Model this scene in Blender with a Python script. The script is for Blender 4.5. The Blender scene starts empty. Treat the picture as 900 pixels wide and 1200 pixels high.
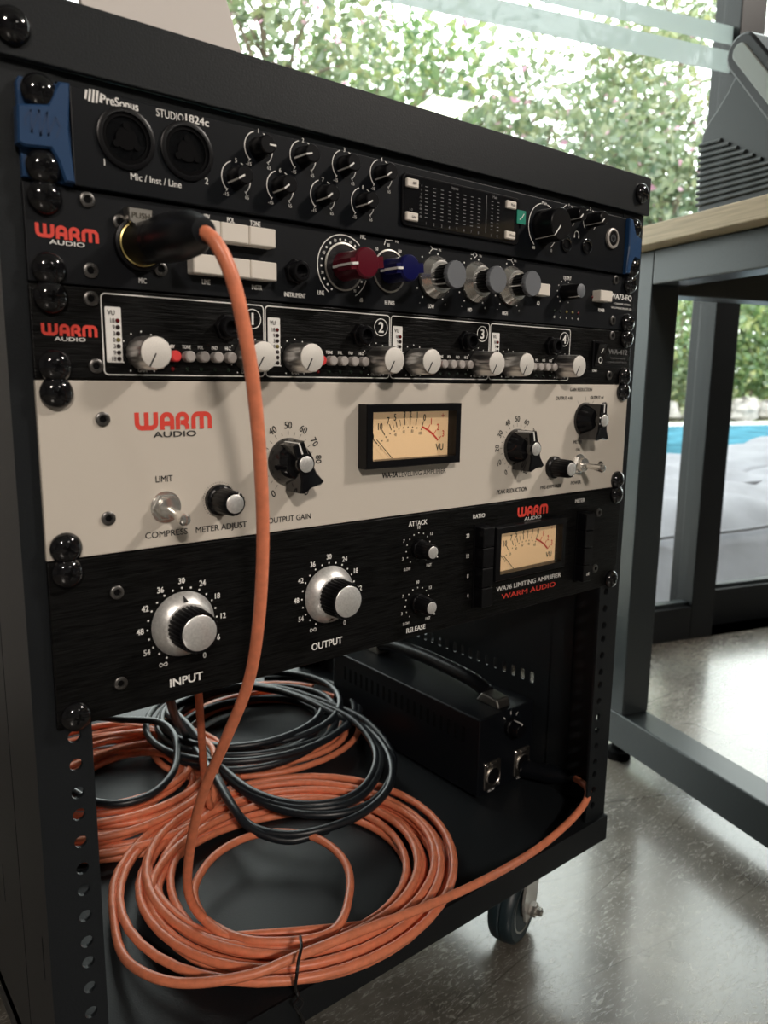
import bpy, math, random
from mathutils import Vector, Matrix
rnd = random.Random(11)
scene = bpy.context.scene
col = scene.collection
PI = math.pi
# ------------------------------------------------------------------ camera
ZF = .68                       # height of the top of the first rack unit above the floor
CAM = Vector((-.342852, -.390984, -.131173 + ZF))
FPX = 895.46
CR = Vector((.77820692, -.62789511, .0119047))
CD = Vector((-.09869513, -.14099853, -.98507801))
CF = Vector((.62020421, .76541959, -.17169622))
cd = bpy.data.cameras.new('camera')
cam = bpy.data.objects.new('camera', cd)
col.objects.link(cam)
m3 = Matrix((CR, -CD, -CF)).transposed()
cam.matrix_world = Matrix.Translation(CAM) @ m3.to_4x4()
cd.sensor_fit = 'AUTO'
cd.sensor_width = 36
cd.lens = FPX / 1200 * 36
cd.clip_start = .01
cd.clip_end = 200
cd.dof.use_dof = True
cd.dof.focus_distance = .52
cd.dof.aperture_fstop = 11
scene.camera = cam
# ------------------------------------------------------------------ world, light, exposure
wd = bpy.data.worlds.new('overcast_sky')
scene.world = wd
wd.use_nodes = True
bg = wd.node_tree.nodes['Background']
bg.inputs[0].default_value = (.96, 1, .98, 1)
bg.inputs[1].default_value = 5.2
def area(name, loc, target, size, power, color):
    l = bpy.data.lights.new(name, 'AREA')
    l.shape = 'DISK'
    l.size = size
    l.energy = power
    l.color = color
    o = bpy.data.objects.new(name, l)
    col.objects.link(o)
    o.location = loc
    o.rotation_euler = (Vector(target) - Vector(loc)).to_track_quat('-Z', 'Y').to_euler()
    return o
# the room's own ceiling lamps, behind and beside the camera (their highlights show on the screw heads, one mirrors in the glass)
area('ceiling_lamp_right_offscreen', (2.1, -1.7, 2.58), (0, 0, .5), .42, 88, (1, .91, .82))
area('ceiling_lamp_left_offscreen', (-1.4, -3.3, 2.58), (0, 0, .35), .42, 130, (1, .89, .79))
pan = area('ceiling_panel_offscreen', (1.36, -4.18, 2.58), (1.36, -4.18, 0), .38, 17, (1, .95, .85))
pan.data.shape = 'SQUARE'
pan.rotation_euler = (0, 0, -.295)
scene.view_settings.view_transform = 'Standard'
scene.view_settings.look = 'None'
scene.view_settings.gamma = 1
scene.view_settings.use_curve_mapping = False
scene.view_settings.exposure = 0
# ------------------------------------------------------------------ pixel -> place
NX = Vector((.9568, -.2907, 0))     # room axes: along the window wall, towards it
NY = Vector((.2907, .9568, 0))
AZ = Vector((0, 0, 1))
RA = math.atan2(-.2907, .9568)
def ray(u, v):
    return CR * ((u - 450) / FPX) + CD * ((v - 600) / FPX) + CF
def hit(u, v, n, val):
    d = ray(u, v)
    return CAM + d * ((val - CAM.dot(n)) / d.dot(n))
def on_y(u, v, y): return hit(u, v, Vector((0, 1, 0)), y)
def on_z(u, v, z): return hit(u, v, AZ, z)
def room(w, d, z=0): return NX * w + NY * d + AZ * z
def roomc(p): return (p.dot(NX), p.dot(NY), p.z)
# ------------------------------------------------------------------ materials
MAT = {}
def mat(name, c, rough=.5, metal=0, **k):
    if name in MAT: return MAT[name]
    m = bpy.data.materials.new(name)
    m.use_nodes = True
    nt = m.node_tree
    b = nt.nodes['Principled BSDF']
    b.inputs['Base Color'].default_value = (*c, 1)
    b.inputs['Roughness'].default_value = rough
    b.inputs['Metallic'].default_value = metal
    if 'coat' in k: b.inputs['Coat Weight'].default_value = k['coat']
    if 'spec' in k: b.inputs['Specular IOR Level'].default_value = k['spec']
    if 'emit' in k:
        b.inputs['Emission Color'].default_value = (*k['emit'], 1)
        b.inputs['Emission Strength'].default_value = k.get('es', 1)
    if 'noise' in k:                 # (scale, colour spread, stretch xyz, bump)
        sc, sp, st, bump = k['noise']
        tc = nt.nodes.new('ShaderNodeTexCoord')
        mp = nt.nodes.new('ShaderNodeMapping')
        mp.inputs['Scale'].default_value = st
        nz = nt.nodes.new('ShaderNodeTexNoise')
        nz.inputs['Scale'].default_value = sc
        nz.inputs['Detail'].default_value = 5
        rp = nt.nodes.new('ShaderNodeValToRGB')
        rp.color_ramp.elements[0].position = .3
        rp.color_ramp.elements[1].position = .72
        rp.color_ramp.elements[0].color = (*[max(0, x * (1 - sp)) for x in c], 1)
        rp.color_ramp.elements[1].color = (*[min(1, x * (1 + sp)) for x in c], 1)
        nt.links.new(tc.outputs['Object'], mp.inputs[0])
        nt.links.new(mp.outputs[0], nz.inputs['Vector'])
        nt.links.new(nz.outputs[0], rp.inputs[0])
        nt.links.new(rp.outputs[0], b.inputs['Base Color'])
        if bump:
            bp = nt.nodes.new('ShaderNodeBump')
            bp.inputs['Strength'].default_value = bump
            bp.inputs['Distance'].default_value = .001
            nt.links.new(nz.outputs[0], bp.inputs['Height'])
            nt.links.new(bp.outputs[0], b.inputs['Normal'])
    MAT[name] = m
    return m
RACK = mat('black_powder_coat', (.010, .012, .014), .42, spec=.25, noise=(900, .15, (1, 1, 1), .12))
ANOD = mat('black_anodised_panel', (.006, .007, .009), .42, 0, spec=.22)
BRUSH = mat('brushed_black_panel', (.010, .010, .010), .34, .55, spec=.2, noise=(60, .75, (1.2, 1, 26), .35))
CREAM = mat('cream_painted_panel', (.60, .55, .48), .45)
BLKPL = mat('black_plastic', (.004, .004, .005), .30, spec=.25)
BLKGL = mat('black_gloss', (.006, .006, .007), .07, coat=.3)
BLKMT = mat('black_matte', (.003, .003, .0035), .75, spec=.08)
BLUE = mat('blue_plastic', (.014, .048, .125), .38, spec=.35)
BLUED = mat('dark_blue_plastic', (.010, .035, .10), .4)
WHITE = mat('white_print', (.80, .79, .76), .6)
GREYP = mat('grey_print', (.15, .15, .15), .6)
BLACKP = mat('black_print', (.012, .012, .012), .6)
REDP = mat('red_print', (.72, .055, .035), .55)
BUTTON = mat('white_button_plastic', (.74, .69, .62), .4)
GREYB = mat('grey_button_plastic', (.40, .37, .35), .45)
SILVER = mat('aluminium', (.84, .83, .81), .36, .72, noise=(700, .12, (1, 1, 1), .05))
CHROME = mat('chrome', (.82, .80, .76), .2, .9)
STEEL = mat('zinc_steel', (.60, .59, .56), .36, .7)
NICKEL = mat('nickel_plate', (.50, .47, .43), .32, 1)
REDK = mat('red_knob', (.095, .004, .013), .28, spec=.4)
BLUEK = mat('blue_knob', (.003, .004, .065), .28, spec=.4)
GREYK = mat('grey_knob_cap', (.13, .14, .155), .5)
ORANGE = mat('orange_cable_jacket', (.80, .245, .125), .40, noise=(180, .12, (1, 1, 1), .03))
BLKCAB = mat('black_cable_jacket', (.011, .014, .018), .38)
LEDD = mat('dark_led', (.03, .02, .02), .2)
LEDR = mat('red_led', (.12, .006, .008), .25)
LEDG = mat('green_led', (.012, .022, .015), .25)
LEDY = mat('yellow_led', (.20, .17, .05), .25)
REDB = mat('red_button', (.70, .05, .05), .4)
DIAL = mat('backlit_dial', (.80, .55, .30), .6, emit=(1, .66, .36), es=.22)
GREEN = mat('green_sticker', (.01, .22, .15), .4)
RUBBER = mat('caster_rubber', (.010, .022, .028), .45)
DESKM = mat('grey_green_metal', (.022, .028, .030), .33, .1, noise=(500, .1, (1, 1, 1), .05))
WOOD = mat('pale_oak', (.50, .38, .23), .5, noise=(14, .22, (1, 1, 26), .08))
FRAME = mat('black_aluminium_frame', (.006, .007, .008), .40, spec=.25)
FRAMEG = mat('grey_aluminium_frame', (.014, .019, .021), .45, spec=.3)
CONS = mat('charcoal_plastic', (.020, .024, .025), .42, spec=.3)
CONSG = mat('grey_plastic', (.22, .24, .22), .45)
PINK = mat('pale_pink_sheet', (.62, .42, .34), .4)
BOARD = mat('pale_beige_board', (.56, .52, .49), .7)
WALLW = mat('white_wall', (.75, .74, .71), .8, noise=(30, .04, (1, 1, 1), .05))
WALLD = mat('grey_wall', (.13, .13, .13), .8, noise=(20, .05, (1, 1, 1), .05))
LOUNGE = mat('pale_grey_cover', (.24, .24, .27), .8, noise=(25, .06, (1, 1, 1), .1))
ROCK = mat('grey_rock', (.34, .31, .29), .85, noise=(9, .4, (1, 1, 1), .5))
STONE = mat('pale_paving', (.50, .47, .42), .8, noise=(6, .2, (1, 1, 1), .2))
POOLW = mat('pool_water', (.060, .17, .23), .5, spec=0, noise=(3, .45, (1, 1, 1), .3))
BARK = mat('tree_bark', (.20, .15, .11), .85, noise=(20, .4, (1, 1, .2), .4))
FROST = None
def nodes_mat(name):
    m = bpy.data.materials.new(name)
    m.use_nodes = True
    nt = m.node_tree
    nt.nodes.clear()
    o = nt.nodes.new('ShaderNodeOutputMaterial')
    return m, nt, o
def glass_mat(name, tint, ior=.03, rough=0.0):
    m, nt, o = nodes_mat(name)
    t = nt.nodes.new('ShaderNodeBsdfTransparent'); t.inputs[0].default_value = (*tint, 1)
    g = nt.nodes.new('ShaderNodeBsdfGlossy'); g.inputs['Roughness'].default_value = rough
    lw = nt.nodes.new('ShaderNodeLayerWeight'); lw.inputs[0].default_value = .5
    pw = nt.nodes.new('ShaderNodeMath'); pw.operation = 'POWER'; pw.inputs[1].default_value = 5
    f = nt.nodes.new('ShaderNodeMapRange'); f.inputs[3].default_value = ior; f.inputs[4].default_value = .9
    nt.links.new(lw.outputs['Facing'], pw.inputs[0]); nt.links.new(pw.outputs[0], f.inputs[0])
    x = nt.nodes.new('ShaderNodeMixShader')
    nt.links.new(f.outputs[0], x.inputs[0]); nt.links.new(t.outputs[0], x.inputs[1]); nt.links.new(g.outputs[0], x.inputs[2])
    nt.links.new(x.outputs[0], o.inputs[0])
    return m
GLASS = glass_mat('window_glass', (.95, .97, .96))
METERG = glass_mat('meter_glass', (.98, .98, .98), .02)
def frost_mat():
    m, nt, o = nodes_mat('frosted_film')
    t = nt.nodes.new('ShaderNodeBsdfTransparent')
    d = nt.nodes.new('ShaderNodeBsdfTranslucent'); d.inputs[0].default_value = (.40, .43, .42, 1)
    x = nt.nodes.new('ShaderNodeMixShader'); x.inputs[0].default_value = .80
    nt.links.new(t.outputs[0], x.inputs[1]); nt.links.new(d.outputs[0], x.inputs[2]); nt.links.new(x.outputs[0], o.inputs[0])
    return m
FROST = frost_mat()
def leaf_mat(name, cols):
    m, nt, o = nodes_mat(name)
    g = nt.nodes.new('ShaderNodeNewGeometry')
    r = nt.nodes.new('ShaderNodeValToRGB')
    while len(r.color_ramp.elements) < len(cols): r.color_ramp.elements.new(.5)
    for i, c in enumerate(cols):
        r.color_ramp.elements[i].position = i / (len(cols) - 1)
        r.color_ramp.elements[i].color = (*c, 1)
    d = nt.nodes.new('ShaderNodeBsdfDiffuse'); t = nt.nodes.new('ShaderNodeBsdfTranslucent'); gl = nt.nodes.new('ShaderNodeBsdfGlossy')
    gl.inputs['Roughness'].default_value = .35
    x = nt.nodes.new('ShaderNodeMixShader'); x.inputs[0].default_value = .5
    y = nt.nodes.new('ShaderNodeMixShader'); y.inputs[0].default_value = .10
    nt.links.new(g.outputs['Random Per Island'], r.inputs[0])
    nt.links.new(r.outputs[0], d.inputs[0]); nt.links.new(r.outputs[0], t.inputs[0])
    nt.links.new(d.outputs[0], x.inputs[1]); nt.links.new(t.outputs[0], x.inputs[2])
    nt.links.new(x.outputs[0], y.inputs[1]); nt.links.new(gl.outputs[0], y.inputs[2])
    nt.links.new(y.outputs[0], o.inputs[0])
    return m
LEAF1 = leaf_mat('olive_green_leaves', [(.09, .14, .055), (.16, .22, .09), (.24, .29, .15), (.34, .34, .15)])
LEAF2 = leaf_mat('fresh_green_leaves', [(.08, .16, .06), (.15, .25, .09), (.24, .34, .13), (.42, .42, .14)])
LEAF3 = leaf_mat('dusty_green_leaves', [(.10, .15, .08), (.17, .23, .12), (.25, .30, .16), (.33, .34, .17)])
PETAL = leaf_mat('pink_petals', [(.62, .28, .42), (.75, .38, .52), (.80, .50, .60)])
def floor_mat():
    m = bpy.data.materials.new('polished_concrete')
    m.use_nodes = True
    nt = m.node_tree; b = nt.nodes['Principled BSDF']; L = nt.links.new
    tc = nt.nodes.new('ShaderNodeTexCoord')
    n1 = nt.nodes.new('ShaderNodeTexNoise'); n1.inputs['Scale'].default_value = 5; n1.inputs['Detail'].default_value = 9; n1.inputs['Roughness'].default_value = .68
    r1 = nt.nodes.new('ShaderNodeValToRGB')
    r1.color_ramp.elements[0].position = .34; r1.color_ramp.elements[0].color = (.064, .056, .045, 1)
    r1.color_ramp.elements[1].position = .68; r1.color_ramp.elements[1].color = (.20, .185, .16, 1)
    L(tc.outputs['Object'], n1.inputs['Vector']); L(n1.outputs[0], r1.inputs[0])
    # fine scratches: two strongly stretched, warped noises
    fac = []
    for ang, sc in ((.5, 42), (-.9, 58), (2.0, 34)):
        mp = nt.nodes.new('ShaderNodeMapping'); mp.inputs['Rotation'].default_value = (0, 0, ang); mp.inputs['Scale'].default_value = (1, 3.2, 1)
        nw = nt.nodes.new('ShaderNodeTexNoise'); nw.inputs['Scale'].default_value = sc; nw.inputs['Detail'].default_value = 3; nw.inputs['Distortion'].default_value = 2.6
        rr = nt.nodes.new('ShaderNodeValToRGB'); rr.color_ramp.elements[0].position = .60; rr.color_ramp.elements[1].position = .70
        L(tc.outputs['Object'], mp.inputs[0]); L(mp.outputs[0], nw.inputs['Vector']); L(nw.outputs[0], rr.inputs[0])
        fac.append(rr)
    mx = nt.nodes.new('ShaderNodeMath'); mx.operation = 'MAXIMUM'; L(fac[0].outputs[0], mx.inputs[0]); L(fac[1].outputs[0], mx.inputs[1])
    mx2 = nt.nodes.new('ShaderNodeMath'); mx2.operation = 'MAXIMUM'; L(mx.outputs[0], mx2.inputs[0]); L(fac[2].outputs[0], mx2.inputs[1])
    mm = nt.nodes.new('ShaderNodeMath'); mm.operation = 'MULTIPLY'; mm.inputs[1].default_value = .40; L(mx2.outputs[0], mm.inputs[0])
    cm = nt.nodes.new('ShaderNodeMix'); cm.data_type = 'RGBA'; cm.inputs[7].default_value = (.46, .44, .39, 1)
    L(mm.outputs[0], cm.inputs[0]); L(r1.outputs[0], cm.inputs[6])
    # long thin scratches: contour lines of a smooth stretched noise
    last = cm.outputs[2]
    for ang, sc in ((.35, 2.6), (-1.1, 2.1)):
        mp = nt.nodes.new('ShaderNodeMapping'); mp.inputs['Rotation'].default_value = (0, 0, ang); mp.inputs['Scale'].default_value = (.45, 3, 1)
        nz = nt.nodes.new('ShaderNodeTexNoise'); nz.inputs['Scale'].default_value = sc; nz.inputs['Detail'].default_value = 0
        sb_ = nt.nodes.new('ShaderNodeMath'); sb_.operation = 'SUBTRACT'; sb_.inputs[1].default_value = .5
        ab = nt.nodes.new('ShaderNodeMath'); ab.operation = 'ABSOLUTE'
        lt_ = nt.nodes.new('ShaderNodeMath'); lt_.operation = 'LESS_THAN'; lt_.inputs[1].default_value = .0022
        ml = nt.nodes.new('ShaderNodeMath'); ml.operation = 'MULTIPLY'; ml.inputs[1].default_value = .55
        c2 = nt.nodes.new('ShaderNodeMix'); c2.data_type = 'RGBA'; c2.inputs[7].default_value = (.05, .042, .033, 1)
        L(tc.outputs['Object'], mp.inputs[0]); L(mp.outputs[0], nz.inputs['Vector']); L(nz.outputs[0], sb_.inputs[0]); L(sb_.outputs[0], ab.inputs[0]); L(ab.outputs[0], lt_.inputs[0]); L(lt_.outputs[0], ml.inputs[0])
        L(ml.outputs[0], c2.inputs[0]); L(last, c2.inputs[6]); last = c2.outputs[2]
    L(last, b.inputs['Base Color'])
    rg = nt.nodes.new('ShaderNodeMapRange'); rg.inputs[3].default_value = .16; rg.inputs[4].default_value = .34
    L(n1.outputs[0], rg.inputs[0]); L(rg.outputs[0], b.inputs['Roughness'])
    b.inputs['Specular IOR Level'].default_value = .9
    b.inputs['Coat Weight'].default_value = .58; b.inputs['Coat Roughness'].default_value = .16
    bp = nt.nodes.new('ShaderNodeBump'); bp.inputs['Strength'].default_value = .14; bp.inputs['Distance'].default_value = .001
    L(mx2.outputs[0], bp.inputs['Height']); L(bp.outputs[0], b.inputs['Normal'])
    return m
CONC = floor_mat()
# ------------------------------------------------------------------ mesh builder
WM = {}                                    # world matrix of things and parts
def put(o, parent=None, loc=None, rot=None):
    col.objects.link(o)
    if parent is not None: o.parent = parent
    m = Matrix.Translation(loc or (0, 0, 0))
    if rot: m = m @ rot
    o.matrix_local = m if parent else m
    if parent is not None: o.matrix_basis = m
    WM[o] = (WM[parent] if parent is not None else Matrix()) @ m
    return o
class MB:
    def __init__(s): s.v = []; s.f = []; s.sm = False
    def add(s, vs, fs):
        n = len(s.v); s.v += [Vector(p) for p in vs]; s.f += [tuple(i + n for i in f) for f in fs]; return s
    def box(s, x0, x1, y0, y1, z0, z1, M=None):
        vs = [Vector((x, y, z)) for z in (z0, z1) for y in (y0, y1) for x in (x0, x1)]
        if M is not None: vs = [M @ p for p in vs]
        return s.add(vs, [(0, 2, 3, 1), (4, 5, 7, 6), (0, 1, 5, 4), (1, 3, 7, 5), (3, 2, 6, 7), (2, 0, 4, 6)])
    def cbox(s, c, sx, sy, sz, M=None):
        return s.box(c[0] - sx / 2, c[0] + sx / 2, c[1] - sy / 2, c[1] + sy / 2, c[2] - sz / 2, c[2] + sz / 2, M)
    def rbox(s, x0, x1, y0, y1, z0, z1, r, n=3):
        """box whose front outline (x, z) has rounded corners; front face at y0, back at y1"""
        return s.prism(rrect(x0, x1, z0, z1, r, n), y0, y1, min(r, (y1 - y0)) * .5)
    def prism(s, poly, y0, y1, bev=0):
        """outline (x, z), counter-clockwise seen from -Y; optional bevel of the front edge"""
        n = len(poly)
        rings = []
        if bev:
            cx = sum(p[0] for p in poly) / n; cz = sum(p[1] for p in poly) / n
            ins = inset(poly, bev)
            rings.append([Vector((p[0], y0, p[1])) for p in ins])
            rings.append([Vector((p[0], y0 + bev, p[1])) for p in poly])
        else:
            rings.append([Vector((p[0], y0, p[1])) for p in poly])
        rings.append([Vector((p[0], y1, p[1])) for p in poly])
        vs = [p for r in rings for p in r]
        fs = [tuple(range(n)), tuple(reversed(range((len(rings) - 1) * n, len(rings) * n)))]
        for k in range(len(rings) - 1):
            for i in range(n):
                j = (i + 1) % n
                fs.append((k * n + i, (k + 1) * n + i, (k + 1) * n + j, k * n + j))
        return s.add(vs, fs)
    def lathe(s, prof, base=(0, 0, 0), axis=(0, -1, 0), n=28, flute=None, caps=True):
        """prof: (radius, height along axis[, fluted]); flute = (count, depth)"""
        a = Vector(axis).normalized(); b = Vector(base)
        u = a.cross(Vector((0, 0, 1)));
        if u.length < 1e-4: u = Vector((1, 0, 0))
        u.normalize(); w = a.cross(u)
        vs = []
        for p in prof:
            for i in range(n):
                t = 2 * PI * i / n; r = p[0]
                if flute and len(p) > 2 and p[2]: r *= 1 - flute[1] * (.5 + .5 * math.cos(flute[0] * t)) ** 2
                vs.append(b + a * p[1] + u * (r * math.cos(t)) + w * (r * math.sin(t)))
        fs = []
        for k in range(len(prof) - 1):
            for i in range(n):
                j = (i + 1) % n
                fs.append((k * n + i, k * n + j, (k + 1) * n + j, (k + 1) * n + i))
        if caps:
            fs.append(tuple(reversed(range(n))))
            k = len(prof) - 1
            fs.append(tuple(range(k * n, k * n + n)))
        s.sm = True
        return s.add(vs, fs)
    def tube(s, pts, r, n=10, closed=False, rf=None):
        pts = [Vector(p) for p in pts]; m = len(pts)
        tg = []
        for i in range(m):
            a = pts[(i - 1) % m] if closed or i else pts[0]
            b = pts[(i + 1) % m] if closed or i < m - 1 else pts[-1]
            t = b - a
            tg.append(t.normalized() if t.length > 1e-9 else Vector((0, 0, 1)))
        up = Vector((0, 0, 1)) if abs(tg[0].z) < .9 else Vector((1, 0, 0))
        u = (up - tg[0] * up.dot(tg[0])).normalized()
        vs = []
        for i in range(m):
            u = u - tg[i] * u.dot(tg[i])
            u.normalize(); w = tg[i].cross(u)
            rr = rf(i / (m - 1)) * r if rf else r
            for k in range(n):
                t = 2 * PI * k / n
                vs.append(pts[i] + u * (rr * math.cos(t)) + w * (rr * math.sin(t)))
        fs = []
        for i in range(m if closed else m - 1):
            for k in range(n):
                a, b = i * n, ((i + 1) % m) * n; l = (k + 1) % n
                fs.append((a + k, a + l, b + l, b + k))
        if not closed:
            fs.append(tuple(reversed(range(n)))); fs.append(tuple(range((m - 1) * n, m * n)))
        s.sm = True
        return s.add(vs, fs)
    def ribbon(s, path, w, y, closed=False):
        """flat printed line in the x-z plane at depth y"""
        n = len(path); vs = []
        for i, p in enumerate(path):
            a = path[i - 1] if (i or closed) else p
            b = path[(i + 1) % n] if (i < n - 1 or closed) else p
            d1 = Vector((p[0] - a[0], p[1] - a[1])); d2 = Vector((b[0] - p[0], b[1] - p[1]))
            d1 = d1.normalized() if d1.length > 1e-12 else d2.normalized()
            d2 = d2.normalized() if d2.length > 1e-12 else d1
            t = d1 + d2
            t = t.normalized() if t.length > 1e-6 else d1
            nn = Vector((-t.y, t.x)); k = w / 2 / max(.5, nn.dot(Vector((-d1.y, d1.x))))
            vs += [(p[0] + nn.x * k, y, p[1] + nn.y * k), (p[0] - nn.x * k, y, p[1] - nn.y * k)]
        fs = []
        for i in range(n if closed else n - 1):
            a, b = 2 * i, 2 * ((i + 1) % n)
            fs.append((a, a + 1, b + 1, b))
        return s.add(vs, fs)
    def dot(s, x, z, r, y, n=10):
        return s.add([(x + r * math.cos(2 * PI * i / n), y, z + r * math.sin(2 * PI * i / n)) for i in range(n)], [tuple(range(n))])
    def mesh(s, name, m, smooth=None, bevel=0):
        me = bpy.data.meshes.new(name)
        me.from_pydata([tuple(p) for p in s.v], [], s.f)
        me.materials.append(m)
        if (s.sm if smooth is None else smooth):
            me.polygons.foreach_set('use_smooth', [True] * len(me.polygons))
            try: me.set_sharp_from_angle(angle=math.radians(38))
            except Exception: pass
        me.update()
        return me
    def build(s, name, m, parent=None, bevel=0, smooth=None):
        """vertices are in world coordinates; the object sits in its parent's frame"""
        if parent is not None:
            iv = WM[parent].inverted(); s.v = [iv @ p for p in s.v]
        o = bpy.data.objects.new(name, s.mesh(name, m, smooth))
        put(o, parent)
        if bevel:
            bm = o.modifiers.new('bevel', 'BEVEL'); bm.width = bevel; bm.segments = 2; bm.limit_method = 'ANGLE'
        return o
def rrect(x0, x1, z0, z1, r, n=4):
    out = []
    for cx, cz, a0 in ((x1 - r, z0 + r, -90), (x1 - r, z1 - r, 0), (x0 + r, z1 - r, 90), (x0 + r, z0 + r, 180)):
        for i in range(n + 1):
            a = math.radians(a0 + 90 * i / n)
            out.append((cx + r * math.cos(a), cz + r * math.sin(a)))
    return out
def inset(poly, b):
    n = len(poly); out = []
    for i in range(n):
        p, a, c = Vector(poly[i]), Vector(poly[i - 1]), Vector(poly[(i + 1) % n])
        d1 = (p - a); d2 = (c - p)
        d1 = d1.normalized() if d1.length > 1e-9 else d2.normalized()
        d2 = d2.normalized() if d2.length > 1e-9 else d1
        t = (d1 + d2); t = t.normalized() if t.length > 1e-6 else d1
        out.append(tuple(p + Vector((-t.y, t.x)) * b))
    return out
def arc(cx, cz, r, a0, a1, n=24):
    """degrees clockwise from straight up"""
    return [(cx + r * math.sin(math.radians(a0 + (a1 - a0) * i / n)), cz + r * math.cos(math.radians(a0 + (a1 - a0) * i / n))) for i in range(n + 1)]
def pol(cx, cz, r, a): return (cx + r * math.sin(math.radians(a)), cz + r * math.cos(math.radians(a)))
_tc = {}
def glyphs(s, off):
    k = (s, off)
    if k in _tc: return _tc[k]
    c = bpy.data.curves.new('t', 'FONT'); c.body = s; c.size = 1; c.offset = off; c.resolution_u = 3; c.fill_mode = 'FRONT'
    o = bpy.data.objects.new('t', c); col.objects.link(o)
    me = bpy.data.meshes.new_from_object(o)
    r = ([v.co.copy() for v in me.vertices], [tuple(p.vertices) for p in me.polygons])
    bpy.data.objects.remove(o); bpy.data.curves.remove(c); bpy.data.meshes.remove(me)
    _tc[k] = r
    return r
CAPH = None
def text(mb, s, x, z, h, y, w=None, rot=0, align='C', bold=.012, sq=.92):
    """flat lettering of cap height h centred on (x, z) in the plane y"""
    global CAPH
    if CAPH is None:
        v = glyphs('H', 0)[0]; CAPH = max(p.y for p in v) - min(p.y for p in v)
    vs, fs = glyphs(s, 0)
    if not vs: return
    x0 = min(p.x for p in vs); x1 = max(p.x for p in vs)
    k = h / CAPH
    b_ = max(0, bold) * k
    kx = k * sq if w is None else (w - 2 * b_) / (x1 - x0)
    wd_ = (x1 - x0) * kx
    ox = {'C': -wd_ / 2, 'L': 0, 'R': -wd_}[align]
    ca, sa = math.cos(math.radians(rot)), math.sin(math.radians(rot))
    for i, (da, db) in enumerate([(0, 0)] if b_ == 0 else [(-1, -.5), (1, -.5), (1, .5), (-1, .5)]):
        out = []
        for p in vs:
            a = (p.x - x0) * kx + ox + da * b_; b = p.y * k - h / 2 + db * b_
            out.append((x + a * ca + b * sa, y - i * 2e-5, z - a * sa + b * ca))
        mb.add(out, fs)
def thing(name, label, cat, loc=(0, 0, 0), rotz=0, group=None, kind=None):
    o = bpy.data.objects.new(name, None)
    o.empty_display_size = .05
    put(o, None, loc, Matrix.Rotation(rotz, 4, 'Z') if rotz else None)
    return tag(o, label, cat, group, kind)
def tag(o, label, cat=None, group=None, kind=None):
    o['label'] = label
    if cat: o['category'] = cat
    if group: o['group'] = group
    if kind: o['kind'] = kind
    return o
def copies(parent, spec, loc, angle=0, axis='Y'):
    """spec: [(name, mesh), (sub name, mesh) ...]; shared meshes; first is the part, the rest its sub-parts; loc in world"""
    o = bpy.data.objects.new(spec[0][0], spec[0][1])
    put(o, parent, WM[parent].inverted() @ Vector(loc), Matrix.Rotation(math.radians(angle), 4, axis) if angle else None)
    for n, me in spec[1:]:
        put(bpy.data.objects.new(n, me), o)
    return o
def spline(pts, k=8, closed=False):
    pts = [Vector(p) for p in pts]; n = len(pts); out = []
    for i in range(n if closed else n - 1):
        if closed: p = [pts[(i + j) % n] for j in (-1, 0, 1, 2)]
        else: p = [pts[max(0, i - 1)], pts[i], pts[i + 1], pts[min(n - 1, i + 2)]]
        for j in range(k):
            t = j / k
            out.append(.5 * ((2 * p[1]) + (p[2] - p[0]) * t + (2 * p[0] - 5 * p[1] + 4 * p[2] - p[3]) * t * t + (3 * p[1] - p[0] - 3 * p[2] + p[3]) * t ** 3))
    if not closed: out.append(pts[-1])
    return out
def plate_holes(mb, mapf, cells, hole, t):
    """strip of plate made of cells (a0, a1, b0, b1, hole centre a, b or None); mapf(a, b, depth)"""
    n = 16
    for a0, a1, b0, b1, hc in cells:
        ca, cb, ha, hb = (a0 + a1) / 2, (b0 + b1) / 2, (a1 - a0) / 2, (b1 - b0) / 2
        if hc is None:
            P = [(a0, b0), (a1, b0), (a1, b1), (a0, b1)]
            mb.add([mapf(a, b, 0) for a, b in P] + [mapf(a, b, t) for a, b in P], [(0, 1, 2, 3), (7, 6, 5, 4), (0, 4, 5, 1), (1, 5, 6, 2), (2, 6, 7, 3), (3, 7, 4, 0)])
            continue
        O = []; H = []
        for i in range(n):
            an = 2 * PI * i / n; c, s = math.cos(an), math.sin(an); m = max(abs(c), abs(s))
            O.append((ca + ha * c / m, cb + hb * s / m))
            if hole[0] == 'round': H.append((hc[0] + hole[1] * c, hc[1] + hole[1] * s))
            else:
                q = (abs(c) ** 5 + abs(s) ** 5) ** (1 / 5)
                H.append((hc[0] + hole[1] * c / q, hc[1] + hole[2] * s / q))
        vs = [mapf(a, b, 0) for a, b in O] + [mapf(a, b, 0) for a, b in H] + [mapf(a, b, t) for a, b in O] + [mapf(a, b, t) for a, b in H]
        fs = []
        for i in range(n):
            j = (i + 1) % n
            fs += [(i, j, n + j, n + i), (2 * n + i, 3 * n + i, 3 * n + j, 2 * n + j), (n + i, n + j, 3 * n + j, 3 * n + i), (i, 2 * n + i, 2 * n + j, j)]
        mb.add(vs, fs)
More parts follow.
